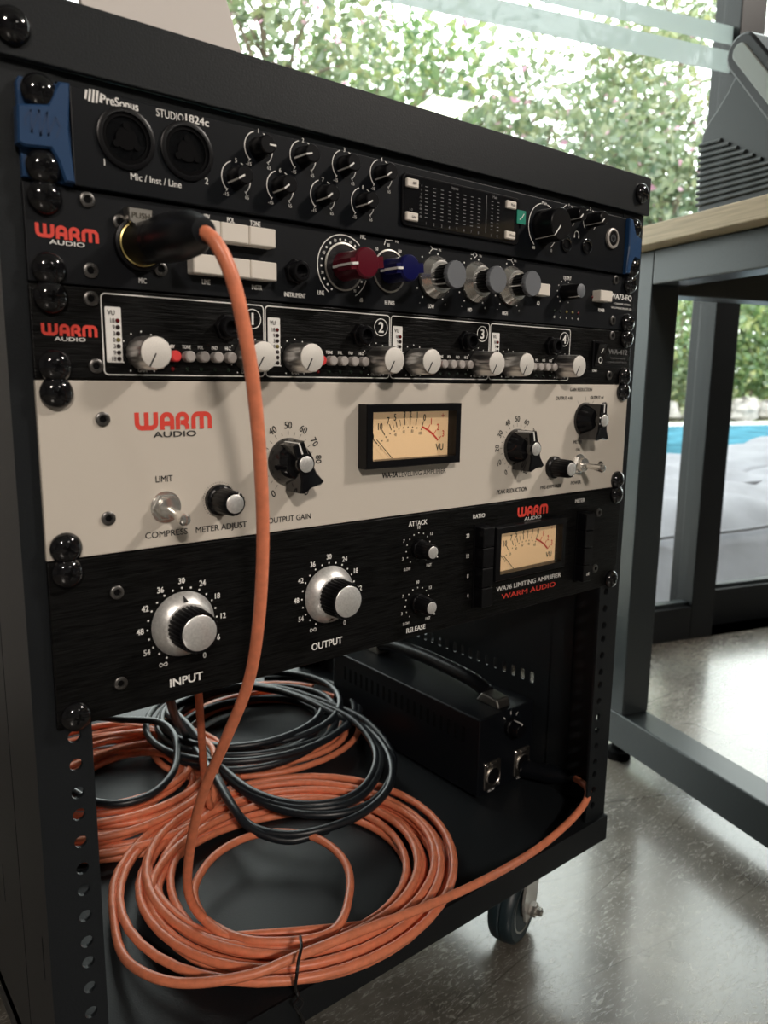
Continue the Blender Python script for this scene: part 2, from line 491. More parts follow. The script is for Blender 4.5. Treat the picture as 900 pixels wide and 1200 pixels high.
#=STRUCTURE=#
# ------------------------------------------------------------------ the room
def rbx(mb, w0, w1, d0, d1, z0, z1):
    M = Matrix.Rotation(RA, 4, 'Z')
    return mb.box(w0, w1, d0, d1, z0, z1, M)
WIN = .747
fl = rbx(MB(), -3.2, 5.2, -4.2, WIN + .06, -.08, 0).build('floor', CONC); tag(fl, 'scratched polished concrete floor of the studio', kind='structure')
o = rbx(MB(), -3.2, 5.2, -4.2, WIN + .2, 2.6, 2.7).build('ceiling', mat('grey_ceiling', (.30, .30, .29), .8, noise=(20, .05, (1, 1, 1), .05))); tag(o, 'grey ceiling of the studio', kind='structure')
o = rbx(MB(), -3.3, -3.2, -4.2, WIN + .1, 0, 2.6).build('wall_left', WALLD); tag(o, 'grey side wall of the studio', kind='structure')
o = rbx(MB(), 5.2, 5.3, -4.2, WIN + .1, 0, 2.6).build('wall_right', WALLD); tag(o, 'grey far side wall of the studio', kind='structure')
o = rbx(MB(), -3.2, 5.2, -4.3, -4.2, 0, 2.6).build('wall_back', WALLD); tag(o, 'grey wall opposite the window', kind='structure')
o = rbx(MB(), -3.2, -.26, WIN + .0, WIN + .12, 0, 2.6).build('wall_window', WALLW); tag(o, 'white wall beside the tall window', kind='structure')
def sliding(name, label, w0, w1, d0, st, rail, z1, bands, stile_mats):
    t = thing(name, label, None, room((w0 + w1) / 2, d0, 0), RA, kind='structure')
    rbx(MB(), w0, w0 + st, d0, d0 + .045, 0, z1).build('stile', stile_mats[0], t, .002)
    rbx(MB(), w1 - st, w1, d0, d0 + .045, 0, z1).build('stile', stile_mats[1], t, .002)
    rbx(MB(), w0 + st, w1 - st, d0, d0 + .045, 0, rail).build('bottom_rail', FRAME, t, .002)
    rbx(MB(), w0 + st, w1 - st, d0, d0 + .045, z1 - .07, z1).build('top_rail', FRAME, t, .002)
    rbx(MB(), w0 + st, w1 - st, d0 + .012, d0 + .030, rail, rail + .008).build('glazing_bead', FRAMEG, t)
    p = rbx(MB(), w0 + st - .004, w1 - st + .004, d0 + .019, d0 + .025, rail - .004, z1 - .066).build('pane', GLASS, t)
    for a, b in bands:
        rbx(MB(), w0 + st, w1 - st, d0 + .0172, d0 + .0178, a, b).build('frosted_band', FROST, p)
    return t
sliding('window_1', 'tall fixed glass pane with two frosted bands in black frame', -.26, 1.064, WIN, .064, .073, 2.42, [(1.139, 1.178), (1.189, 1.222)], (FRAME, FRAME))
sliding('door_1', 'black framed sliding glass door beside the fixed pane', 1.030, 2.30, WIN + .055, .062, .085, 2.42, [(1.139, 1.178), (1.189, 1.222)], (FRAME, FRAME))
sliding('window_2', 'black framed glass pane at the end of the glazing', 2.30, 4.6, WIN, .064, .073, 2.42, [(1.139, 1.178), (1.189, 1.222)], (FRAME, FRAME))
o = rbx(MB(), -.26, 5.2, WIN - .005, WIN + .12, 2.42, 2.6).build('trim_1', FRAME); tag(o, 'black head frame above the glazing', kind='structure')
o = rbx(MB(), -.26, 5.2, WIN - .0, WIN + .14, -.03, .0).build('trim_2', FRAME); tag(o, 'black sill track under the sliding glass', kind='structure')
o = rbx(MB(), 4.6, 5.2, WIN, WIN + .12, 0, 2.42).build('trim_3', WALLW); tag(o, 'white wall strip at the end of the glazing', kind='structure')
#=OUTSIDE=#
# ------------------------------------------------------------------ outside
g = rbx(MB(), -12, 30, WIN + .14, 3.2, -.12, -.04).build('patio_paving', STONE); tag(g, 'pale stone paving outside the glass door', kind='structure')
g = rbx(MB(), -30, 60, 8.2, 60, -.3, -.02).build('garden_ground', mat('garden_soil', (.16, .17, .08), .9, noise=(2, .5, (1, 1, 1), .4))); tag(g, 'green and brown garden ground beyond the pool', kind='structure')
pt = thing('swimming_pool', 'turquoise swimming pool with a white rim beyond the patio', 'pool', room(7, 5.6, 0), RA)
rbx(MB(), -12, 30, 3.35, 8.0, -.5, -.06).build('water', POOLW, pt)
rbx(MB(), -12, 30, 3.2, 3.35, -.5, .02).build('rim', mat('white_rim', (.78, .78, .76), .5), pt, .01)
rbx(MB(), -12, 30, 8.0, 8.2, -.5, -.02).build('rim', MAT['white_rim'], pt, .01)
# pale covered lounge right outside the glass
def lounge():
    t = thing('outdoor_lounge', 'wide low lounge under a pale grey wrinkled cover outside the glass', 'lounge', room(1.9, 1.4, -.04), RA)
    def sheet(w0, w1, d0, d1, zt, slope, name, nz, fr):
        nu, nv = 56, 40; vs = []; M = Matrix.Rotation(RA, 4, 'Z')
        for j in range(nv + 1):
            for i in range(nu + 1):
                u, v = i / nu, j / nv
                e = min(1, min(u, 1 - u) * 14); f = min(1, min(v * fr, (1 - v) * 9))
                h = (1 - (1 - e) ** 2.5) * (1 - (1 - f) ** 2.2)
                w = w0 + (w1 - w0) * u; d = d0 + (d1 - d0) * v
                wr = .020 * math.sin(w * 9 + 5 * math.sin(d * 4)) * math.sin(d * 11 + 2 * math.sin(w * 5)) + .012 * math.sin(w * 23 + d * 13) 
                vs.append(M @ Vector((w + .02 * math.sin(d * 17) * (1 - e), d, -.04 + h * (zt + slope * (w - w0) + .04 + wr * nz))))
        fs = [(j * (nu + 1) + i, j * (nu + 1) + i + 1, (j + 1) * (nu + 1) + i + 1, (j + 1) * (nu + 1) + i) for j in range(nv) for i in range(nu)]
        m = MB(); m.add(vs, fs); m.sm = True
        return m.build(name, LOUNGE, t)
    sheet(.75, 3.6, .90, 1.9, .19, .03, 'seat_cover', 1, 3.2)
    sheet(.95, 3.6, 1.55, 2.2, .125, .10, 'back_cover', .8, 6)
    m = MB()
    M = Matrix.Rotation(RA, 4, 'Z')
    for a, b in (((1.05, 1.02), (3.4, 1.06)), ((1.0, 1.42), (3.4, 1.40))):
        pts = [M @ Vector((a[0] + (b[0] - a[0]) * i / 30, a[1] + (b[1] - a[1]) * i / 30 + .01 * math.sin(i), .19 + .03 * (a[0] + (b[0] - a[0]) * i / 30 - .75) - (.045 if a[1] < 1.2 else .0))) for i in range(31)]
        m = MB().tube(pts, .006, 6); m.build('seam_piping', LOUNGE, t)
lounge()
# rocks
def rock(p, s, seed):
    r = random.Random(seed); vs = []; fs = []; nu, nv = 8, 5
    for j in range(nv + 1):
        for i in range(nu):
            a = 2 * PI * i / nu; b = PI * j / nv - PI / 2
            k = s * (1 + r.uniform(-.25, .25))
            vs.append((p.x + 1.25 * k * math.cos(b) * math.cos(a), p.y + k * math.cos(b) * math.sin(a), p.z + .75 * k * math.sin(b)))
    for j in range(nv):
        for i in range(nu):
            k = (i + 1) % nu
            fs.append((j * nu + i, j * nu + k, (j + 1) * nu + k, (j + 1) * nu + i))
    return MB().add(vs, fs)
for i in range(18):
    w = 6.4 + i * .40
    s = rnd.uniform(.14, .27)
    o = rock(room(w, 8.35 + rnd.uniform(-.05, .35), s * .45), s, i).build('boulder', ROCK)
    tag(o, 'grey boulder in the row along the far pool rim', 'rock', 'boulders along the pool')
def plant(name, label, c, rad, n, leaf, lm, trunk=True, blossoms=0, group='trees and shrubs in the garden', seed=0, holes=.0):
    r = random.Random(seed)
    base = Vector((c.x, c.y, -.03))
    t = thing(name, label, 'tree' if 'tree' in name else 'shrub', base, 0, group)
    tips = []
    if trunk:
        m = MB(); m.tube(spline([base, base + Vector((.04, .03, (c.z) * .5)), Vector((c.x + .05, c.y, c.z))], 6), .055 if c.z > 1 else .03, 8, rf=lambda q: 1 - .55 * q); m.build('trunk', BARK, t)
    cl = []
    for k in range(max(8, n // 90)):
        while True:
            q = Vector((r.uniform(-1, 1), r.uniform(-1, 1), r.uniform(-1, 1)))
            if q.length < 1: break
        cl.append(Vector((c.x + q.x * rad[0], c.y + q.y * rad[1], c.z + q.z * rad[2])))
    if trunk:
        mb = MB()
        for k in cl[:14]:
            a = Vector((c.x, c.y, c.z - rad[2] * .75)); mid = (a + k) / 2 + Vector((r.uniform(-.1, .1), r.uniform(-.1, .1), r.uniform(-.05, .15)))
            mb.tube(spline([a, mid, k], 5), .018, 5, rf=lambda q: 1 - .75 * q)
        mb.build('branches', BARK, t)
    def scatter(num, size, m, nm):
        vs = []; fs = []
        for i in range(num):
            k = r.choice(cl); sg = .26 * min(rad) + .05
            p = Vector((r.gauss(k.x, sg), r.gauss(k.y, sg), max(.02, r.gauss(k.z, sg * .9))))
            d = Vector((r.gauss(0, 1), r.gauss(0, 1), r.gauss(-.2, .7))).normalized()
            e = d.cross(Vector((r.gauss(0, 1), r.gauss(0, 1), r.gauss(0, 1)))).normalized()
            s = size * r.uniform(.6, 1.4); nn = d.cross(e) * (.12 * s); b = len(vs)
            vs += [p, p + d * s * .5 + e * s * .30 + nn, p + d * s, p + d * s * .5 - e * s * .30 + nn]
            fs += [(b, b + 1, b + 2), (b, b + 2, b + 3)]
        o = MB().add(vs, fs).build(nm, m, t); o['kind'] = 'stuff'
    scatter(n, leaf, lm, 'foliage')
    if blossoms: scatter(blossoms, leaf * .8, PETAL, 'blossoms')
    return t
def pd(u, v, d): return hit(u, v, NY, d)
PL = [
 ('garden_tree', 'olive leaved tree with pink blossoms seen right beside the pale leaning board', (330, 70, 4.4), (.55, .55, .55), 1900, .075, LEAF1, 50),
 ('garden_tree', 'bright green tree with pink blossoms seen above the rack cover', (440, 110, 5.0), (.60, .6, .55), 1700, .080, LEAF2, 60),
 ('garden_tree', 'thin crowned tree between sky gaps in the middle of the glass', (545, 95, 5.6), (.75, .7, .75), 900, .085, LEAF3, 20),
 ('garden_tree', 'dusty green tree with pink blossoms behind the corner of the rack', (650, 190, 4.6), (.80, .7, .50), 2600, .075, LEAF3, 70),
 ('garden_tree', 'olive tree seen under the frosted bands beside the desk console', (755, 140, 5.2), (.65, .6, .62), 2600, .080, LEAF1, 40),
 ('garden_tree', 'small tree crown showing above the frosted bands', (800, 15, 6.2), (.70, .6, .40), 1100, .080, LEAF1, 10),
 ('garden_tree', 'fresh green tree standing low behind the rack cover', (560, 210, 6.0), (.9, .7, .55), 2200, .085, LEAF2, 40),
 ('garden_shrub', 'pale green shrub seen through the fixed pane behind the desk leg', (800, 400, 8.9), (.75, .5, .75), 1900, .11, LEAF2, 0),
 ('garden_shrub', 'bright yellow green shrub behind the boulders', (885, 400, 9.3), (.8, .5, .70), 2400, .12, LEAF2, 0),
 ('garden_tree', 'tall broad tree behind the pool shrubs', (850, 320, 10.5), (1.5, .7, 1.3), 3800, .12, LEAF3, 0),
 ('garden_shrub', 'wide olive hedge shrub at the end of the pool', (950, 380, 9.6), (1.0, .6, .9), 2000, .12, LEAF1, 0),
 ('garden_shrub', 'dense low shrub with pink blossoms behind the end of the rack cover', (775, 235, 5.0), (.60, .5, .50), 2600, .075, LEAF3, 40),
 ('garden_shrub', 'dark green shrub filling the gap under the olive tree', (720, 300, 6.4), (1.1, .5, .75), 2400, .09, LEAF2, 20),
 ('garden_shrub', 'low leafy shrub standing against the boulders behind the desk leg', (795, 455, 9.0), (.7, .4, .38), 1500, .10, LEAF1, 0),
 ('garden_shrub', 'low bright shrub right behind the grey boulders', (880, 440, 9.5), (1.0, .4, .45), 2200, .11, LEAF2, 0),
]
for i, (nm, lb, (u, v, d), rad, n, lf, lm, bl) in enumerate(PL):
    plant(nm, lb, pd(u, v, d), rad, int(n * .85), lf, lm, True, bl, 'trees and shrubs in the garden', 40 + i)
#=RACK=#
# ------------------------------------------------------------------ equipment rack
HX = .252
DEP = .50
TRAY = ZF - .542
BOT = ZF - .567
U = .04445
rk = thing('equipment_rack', 'black open front equipment rack on casters holding audio units', 'rack', (0, DEP / 2, 0))
def rail(sx, y, name='mounting_rail', full=True):
    m = MB(); xs = sorted((sx * .2235, sx * HX)); cells = []
    z_top = ZF + .0065
    cells.append((xs[0], xs[1], ZF, z_top, None))
    for u in range(12):
        zt = ZF - u * U
        for k, (a, b) in enumerate(((0, .0142875), (.0142875, .0301625), (.0301625, .04445))):
            c = zt - (.00635, .022225, .0381)[k]
            cells.append((xs[0], xs[1], zt - b, zt - a, (sx * .23255, c)))
    cells.append((xs[0], xs[1], TRAY, ZF - 12 * U, None))
    plate_holes(m, lambda a, b, t: (a, y + t, b), cells, ('round', .0034), .0022)
    return m.build(name, RACK, rk)
for sx in (-1, 1): rail(sx, 0); rail(sx, DEP - .0022, 'rear_rail')
# side walls: post strip, seam, panel with slots
for sx in (-1, 1):
    xo = sx * HX; xi = sx * (HX - .0016)
    def mapx(a, b, t, xo=xo, sx=sx): return (xo - sx * t, a, b)
    m = MB()
    plate_holes(m, mapx, [(.0022, .057, TRAY - .01, ZF - .475, None), (.0022, .030, ZF - .475, ZF - .42, (.0142, ZF - .448)), (.030, .057, ZF - .475, ZF - .42, None), (.0022, .057, ZF - .42, ZF + .0065, None)], ('slot', .0011, .014), .0016)
    m.build('corner_post', RACK, rk)
    cells = [(.0585, DEP, TRAY - .01, ZF - .46, None)]
    if sx < 0:
        cells = [(.0585, DEP, TRAY - .01, ZF - .48, None), (.0585, .094, ZF - .48, ZF - .425, None)]
        n = 10
        for i in range(n):
            a = .094 + i * .018
            cells.append((a, a + .018, ZF - .48, ZF - .425, (a + .010, ZF - .453)))
        cells.append((.094 + n * .018, DEP, ZF - .48, ZF - .425, None))
        cells.append((.0585, DEP, ZF - .425, ZF + .0065, None))
        m = MB(); plate_holes(m, mapx, cells, ('slot', .0011, .0135), .0016)
    else:
        cells = [(.0585, DEP, TRAY - .01, ZF - .445, None), (.0585, .0885, ZF - .445, ZF - .423, None)]
        n = 15
        for i in range(n):
            a = .0885 + i * .0127
            cells.append((a, a + .0127, ZF - .445, ZF - .423, (a + .00635, ZF - .434)))
        cells.append((.0885 + n * .0127, DEP, ZF - .445, ZF - .423, None))
        cells.append((.0585, DEP, ZF - .423, ZF + .0065, None))
        m = MB(); plate_holes(m, mapx, cells, ('slot', .0028, .0058), .0016)
    m.build('side_panel', RACK, rk)
    MB().box(min(xo - sx * .0030, xo - sx * .0016), max(xo - sx * .0030, xo - sx * .0016), .045, .07, TRAY, ZF + .0065).build('seam_backing', RACK, rk)
MB().box(-HX, HX, -.0035, DEP, BOT + .019, TRAY).build('tray', RACK, rk)
MB().box(-HX, HX, -.0045, -.0022, BOT, TRAY).build('front_lip', RACK, rk, .0005)
for sx in (-1, 1):
    MB().box(min(sx * HX, sx * (HX - .003)), max(sx * HX, sx * (HX - .003)), -.0022, DEP, BOT, TRAY - .003).build('side_lip', RACK, rk)
MB().box(-HX - .0010, HX + .0010, -.0045, DEP + .002, ZF + .033, ZF + .036).build('top_plate', RACK, rk, .0006)
MB().box(-HX - .0010, HX + .0010, -.0045, -.0015, ZF + .0062, ZF + .034).build('top_band', RACK, rk, .0006)
for sx in (-1, 1):
    a = sorted((sx * (HX + .0010), sx * (HX - .002)))
    MB().box(a[0], a[1], -.0015, DEP + .002, ZF + .0068, ZF + .033).build('top_band', RACK, rk, .0005)
MB().box(-.2235, .2235, .0005, .012, ZF + .0015, ZF + .0068).build('inner_lip', RACK, rk)
# screw template: dome head with a cross recess
def cross(r, h, w):
    m = MB()
    m.box(-r, r, -h - .0001, -h * .55, -w, w); m.box(-w, w, -h - .0001, -h * .55, -r, r)
    return m
m = MB().lathe([(.0076, 0), (.0080, .0012), (.0076, .0026), (.0062, .0042), (.0040, .0053), (.0016, .0057)], n=24)
SCREW = [('rack_screw', m.mesh('rack_screw', BLKGL)), ('cross_recess', cross(.0028, .0056, .0007).mesh('cross_recess', BLKMT))]
m = MB().lathe([(.0036, 0), (.0036, .0010), (.0030, .0014), (.0020, .0014), (.0018, .0006)], n=18)
hx = MB().lathe([(.0018, .0004), (.0018, .00065)], n=6, base=(0, 0, 0)); hx.sm = False
HEX = [('hex_screw', m.mesh('hex_screw', mat('dark_steel', (.13, .125, .12), .35, .8))), ('hex_recess', hx.mesh('hex_recess', BLKMT))]
for u, v in ((13, 31), (750.7, 227)):
    p = on_y(u, v, -.0045); copies(rk, SCREW, (p.x, -.0045, p.z), 20)
p = on_z(40, 1196, BOT + .04)
# casters
def caster(x, y, yaw, locked=True):
    R_ = Matrix.Translation((x, y, 0)) @ Matrix.Rotation(yaw, 4, 'Z')
    wr = .0375; wz = wr; off = .012
    f = MB()
    f.box(-.030, .030, -.030, .030, BOT - .003, BOT + .001, R_)
    f.lathe([(.019, 0), (.019, .010), (.016, .014)], R_ @ Vector((0, 0, BOT - .003)), (0, 0, -1), 24)
    for s in (-1, 1):
        poly = [(off - .014, wz - .010), (off + .010, wz - .010), (off + .016, wz + .012), (.018, BOT - .016), (-.018, BOT - .016), (off - .018, wz + .010)]
        n = len(poly); y0 = s * .0155; y1 = s * .0180
        vs = [R_ @ Vector((p[0], yy, p[1])) for yy in (y0, y1) for p in poly]
        f.add(vs, [tuple(range(n)), tuple(reversed(range(n, 2 * n)))] + [(i, n + i, n + (i + 1) % n, (i + 1) % n) for i in range(n)])
    f.box(-.018, .018, -.018, .018, BOT - .019, BOT - .016, R_)
    c = f.build('caster', STEEL, rk, smooth=False)
    ax = R_.to_3x3() @ Vector((0, 1, 0)); ctr = R_ @ Vector((off, 0, wz))
    MB().lathe([(.024, -.0125), (.0335, -.0125), (wr - .001, -.0100), (wr, -.0060), (wr, -.0015), (wr - .0012, 0), (wr, .0015), (wr, .0060), (wr - .001, .0100), (.0335, .0125), (.024, .0125)], ctr, ax, 40).build('tyre', RUBBER, c)
    for s in (-1, 1):
        MB().lathe([(.025, .010), (.026, .0128), (.022, .0122), (.012, .0095), (.0085, .0125), (.0085, .0145)], ctr, ax * s, 30).build('hub', NICKEL, c)
        MB().lathe([(.0042, .010), (.0042, .0185), (.0072, .0186), (.0072, .0245), (.0042, .0255), (.0042, .0295), (.002, .031)], ctr, ax * s, 6 if s > 0 else 12).build('axle_nut', CHROME, c)
    if locked:
        b = MB()
        b.box(-.045, -.012, -.014, .014, BOT - .030, BOT - .0265, R_)
        b.box(-.050, -.040, -.014, .014, BOT - .036, BOT - .0265, R_)
        b.build('brake_lever', STEEL, c)
for x, y, a, l in ((.203, .060, math.radians(198), True), (-.19, .045, .3, True), (.19, DEP - .05, 1.1, False), (-.19, DEP - .05, -.4, False)):
    caster(x, y, a, l)
#=UNITS=#

# ------------------------------------------------------------------ knob templates (axis towards -Y, pointer straight up)
def knob_small(r0, r1, L, front=None):
    b = MB().lathe([(r0, 0), (r0, L * .1), (r1, L - .0006), (r1 - .0006, L)], n=28)
    p = MB()
    p.box(-.00045, .00045, -L - .0002, -L + .0002, r1 * .15, r1 * .97)
    p.add([(-.00045, 0, r0 + .0002), (.00045, 0, r0 + .0002), (.00045, -L - .0001, r1 + .0001), (-.00045, -L - .0001, r1 + .0001)], [(0, 1, 2, 3)])
    out = [('knob', b.mesh('knob', front or BLKPL)), ('pointer_line', p.mesh('pointer_line', WHITE))]
    return out
K_GAIN = knob_small(.0056, .0048, .0105)
K_MAIN = knob_small(.0122, .0112, .0170)
K_PHONE = knob_small(.0056, .0050, .0140)
def knob_marconi(col_m, rd, r, L):
    sk = MB().lathe([(rd, 0), (rd, .0008), (rd - .0006, .0010)], n=36)
    ring = MB().lathe([(rd, .0002), (rd + .0004, .0012), (rd - .0006, .0014), (rd - .0008, .0009)], n=36, caps=False)
    b = MB().lathe([(r * .95, .0008), (r * .92, L * .6), (r, L - .004), (r, L - .0012), (r - .0010, L), (r * .6, L + .0002)], n=32)
    w = r * .36
    b.box(-r * 1.36, r * 1.36, -L + .0006, -L * .45, -w, w)
    p = MB()
    p.box(-r * 1.38, -r * .80, -L - .0003, -L + .0003, -.0007, .0007)
    p.box(-r * 1.00 - .0003, -r * .90, -L * .46, -.002, -.0007, .0007)
    p.box(-r * 1.36 - .0003, -r * 1.30, -L - .0003, -L * .45, -.0007, .0007)
    M = Matrix.Rotation(math.radians(90), 4, 'Y')
    for q in (b, p): q.v = [M @ v for v in q.v]
    return [('knob', b.mesh('knob', col_m)), ('skirt_disc', sk.mesh('skirt_disc', mat('dark_disc', (.03, .028, .03), .22, .6))), ('skirt_ring', ring.mesh('skirt_ring', NICKEL)), ('pointer_line', p.mesh('pointer_line', WHITE))]
K_RED = knob_marconi(REDK, .0137, .0088, .0245)
K_BLUE = knob_marconi(BLUEK, .0128, .0080, .0215)
def knob_eq():
    a = MB().lathe([(.0128, 0), (.0136, .0012), (.0136, .0036), (.0131, .0042), (.0102, .0088), (.0085, .0092)], n=48)
    b = MB().lathe([(.0076, .008, 1), (.0076, .0195, 1)], n=72, flute=(24, .08))
    c = MB().lathe([(.0086, .0190, 1), (.0088, .0200, 1), (.0088, .0220, 1), (.0082, .0226)], n=80, flute=(20, .05))
    p = MB().box(-.0004, .0004, -.0195, -.009, .0074, .0078)
    return [('knob', b.mesh('knob', BLKPL)), ('metal_collar', a.mesh('metal_collar', CHROME)), ('knob_cap', c.mesh('knob_cap', GREYK)), ('pointer_line', p.mesh('pointer_line', WHITE))]
K_EQ = knob_eq()
def knob_out():
    b = MB().lathe([(.0060, 0), (.0054, .015, 1), (.0050, .0155)], n=40, flute=(12, .05))
    c = MB().lathe([(.0050, .0150), (.0050, .0158), (.0046, .0161)], n=28)
    p = MB().box(-.0004, .0004, -.0163, -.0005, .0050, .0056)
    return [('knob', b.mesh('knob', BLKPL)), ('knob_cap', c.mesh('knob_cap', GREYK)), ('pointer_line', p.mesh('pointer_line', WHITE))]
K_OUT = knob_out()
def knob_silver():
    b = MB().lathe([(.0080, 0), (.0086, .0008, 1), (.0084, .0175, 1), (.0078, .0185)], n=84, flute=(14, .06))
    c = MB().lathe([(.0077, .0180), (.0077, .0187), (.0074, .0188)], n=36)
    p = MB().box(-.00035, .00035, -.0190, -.0186, .0005, .0078)
    return [('knob', b.mesh('knob', mat('fluted_aluminium', (.60, .58, .56), .36, 1))), ('knob_face', c.mesh('knob_face', mat('sanded_aluminium', (.78, .75, .70), .55, .6, noise=(2500, .15, (1, 1, 1), .2)))), ('pointer_line', p.mesh('pointer_line', BLACKP))]
K_SILV = knob_silver()
def knob_capped(rs, r, L, rc):
    b = MB().lathe([(rs, 0), (rs, .0030), (rs - .0008, .0038), (r * 1.06, .0042, 1), (r, L - .0012, 1), (r - .0010, L)], n=72, flute=(18, .06))
    c = MB().lathe([(rc, L - .0008), (rc, L + .0004), (rc - .0003, L + .0006)], n=32)
    p = MB().box(-.0004, .0004, -L - .0001, -.004, r * 1.0, r * 1.03)
    p.box(-.0004, .0004, -L - .0002, -L + .0003, rc, r * .98)
    return [('knob', b.mesh('knob', BLKPL)), ('knob_cap', c.mesh('knob_cap', SILVER)), ('pointer_line', p.mesh('pointer_line', WHITE))]
K_ADJ = knob_capped(.0088, .0070, .0185, .0052)
K_ATT = knob_capped(.0068, .0058, .0150, .0042)
def knob_chicken():
    b = MB().lathe([(.0140, 0), (.0140, .0015), (.0132, .0030), (.0098, .0120), (.0090, .0130)], n=40)
    poly = [(-.0040, .0128), (-.0050, 0), (-.0058, -.0080), (-.0088, -.0150), (-.0060, -.0162), (0, -.0150), (.0060, -.0162), (.0088, -.0150), (.0058, -.0080), (.0050, 0), (.0040, .0128)]
    poly = poly[::-1] if sum(poly[i - 1][0] * poly[i][1] - poly[i][0] * poly[i - 1][1] for i in range(len(poly))) < 0 else poly
    b.prism(poly, -.0185, -.0020, .0009)
    b.lathe([(.0062, .012), (.0062, .0188), (.0056, .0194)], n=28)
    c = MB().lathe([(.0047, .0188), (.0047, .0198), (.0044, .0200)], n=32)
    p = MB().box(-.0005, .0005, -.0188, -.0183, .0050, .0128)
    p.box(-.0005, .0005, -.0186, -.0030, .0124, .0130)
    return [('knob', b.mesh('knob', BLKGL)), ('knob_cap', c.mesh('knob_cap', SILVER)), ('pointer_line', p.mesh('pointer_line', WHITE))]
K_CHICK = knob_chicken()
def knob_big():
    a = MB().lathe([(.0182, 0), (.0186, .0008), (.0182, .0018), (.0135, .0072), (.0120, .0076)], n=56)
    b = MB().lathe([(.0122, .0068, 1), (.0118, .0195, 1), (.0112, .0208), (.0100, .0208)], n=120, flute=(30, .06))
    c = MB().lathe([(.0099, .0200), (.0099, .0211), (.0095, .0214)], n=44)
    p = MB().add([(0, -.0034, .0172), (-.0014, -.0071, .0140), (.0014, -.0071, .0140)], [(0, 1, 2), (0, 2, 1)])
    return [('knob', b.mesh('knob', BLKPL)), ('metal_skirt', a.mesh('metal_skirt', SILVER)), ('knob_cap', c.mesh('knob_cap', SILVER)), ('pointer_mark', p.mesh('pointer_mark', BLACKP))]
K_BIG = knob_big()
def toggle(lev):
    n = MB().lathe([(.0076, 0), (.0076, .0022), (.0070, .0026)], n=6); n.sm = False
    w = MB().lathe([(.0086, 0), (.0086, .0007)], n=28)
    b = MB().lathe([(.0056, .0024), (.0056, .0062), (.0042, .0064)], n=24)
    b2 = MB().lathe([(.0042, .0060), (.0038, .0066)], n=20)
    d = Vector(lev)
    l = MB().lathe([(.0019, .004), (.0024, .013), (.0033, .021), (.0034, .0225), (.0026, .0242), (.0010, .0249)], (0, 0, 0), d, 20)
    return [('toggle_switch', w.mesh('toggle_switch', CHROME)), ('hex_nut', n.mesh('hex_nut', CHROME)), ('bushing', b.mesh('bushing', CHROME)), ('lever', l.mesh('lever', CHROME))]
def jack():
    n = MB().lathe([(.0072, 0), (.0072, .0030), (.0066, .0036)], n=6); n.sm = False
    r = MB().lathe([(.0058, .003), (.0058, .0075), (.0050, .0085), (.0036, .0085), (.0034, .002)], n=28, caps=False)
    h = MB().lathe([(.0035, .0020), (.0035, .0022)], n=20)
    return [('jack_socket', n.mesh('jack_socket', BLKPL)), ('jack_sleeve', r.mesh('jack_sleeve', BLKPL)), ('jack_hole', h.mesh('jack_hole', BLKMT))]
JACK = jack()
def led(m): return MB().lathe([(.0011, 0), (.0011, .0004), (.0006, .0009)], n=12).mesh('led', m)
L_D, L_R, L_G, L_Y = led(LEDD), led(LEDR), led(LEDG), led(LEDY)
def wide_button(w, h, L, m=None, nm='push_button'):
    b = MB().prism(rrect(-w / 2, w / 2, -h / 2, h / 2, .0006, 2), -L, 0, .0006)
    return [(nm, b.mesh(nm, m or BUTTON))]
# ------------------------------------------------------------------ unit helpers
PY = -.003
class Unit:
    def __init__(s, name, label, u0, nu, panel_mat, y=PY, plate=True, cat='audio unit'):
        s.zt = ZF - u0 * U - .0004; s.zb = ZF - (u0 + nu) * U + .0004
        s.t = thing(name, label, cat, (0, .12, s.zb)); s.y = y; s.pr = {}
        if plate: MB().box(-.2413, .2413, y, 0, s.zb, s.zt).build('front_panel', panel_mat, s.t, .0005)
        MB().box(-.2165, .2165, .0002, .26, s.zb - .0003, s.zt + .0003).build('chassis', BLKMT, s.t)
    def P(s, u, v, dy=0):
        p = on_y(u, v, s.y - dy); return p.x, p.z
    def ink(s, m):
        if m not in s.pr: s.pr[m] = MB()
        return s.pr[m]
    def txt(s, m, st, u, v, h, **k):
        x, z = s.P(u, v); s.word(m, st, x, z, h, **k)
    def word(s, m, st, x, z, h, **k):
        q = MB(); text(q, st, x, z, h, s.y - .00015, **k); q.build('lettering', m, s.t)
    def flush(s, name='scale_marks'):
        for m, mb in s.pr.items(): mb.build(name, m, s.t)
        s.pr = {}
    def txz(s, m, st, x, z, h, **k): text(s.ink(m), st, x, z, h, s.y - .00015, **k)
    def line(s, m, path, w): s.ink(m).ribbon(path, w, s.y - .00012)
    def dot(s, m, x, z, r): s.ink(m).dot(x, z, r, s.y - .00012)
    def put(s, spec, x, z, ang=0, dy=0): return copies(s.t, spec, (x, s.y - dy, z), ang)
    def putp(s, spec, u, v, ang=0): x, z = s.P(u, v); return s.put(spec, x, z, ang)
    def screws(s, y=None):
        for sx in (-1, 1):
            for z in (s.zt + .0004 - .00635, s.zb - .0004 + .00635):
                copies(s.t, SCREW, (sx * .2322 , (s.y if y is None else y), z), rnd.choice((5, 20, 33, 50, 70)))
    def hexes(s, pts):
        for u, v in pts: s.putp(HEX, u, v, rnd.uniform(0, 60))
    def finish(s): s.flush()
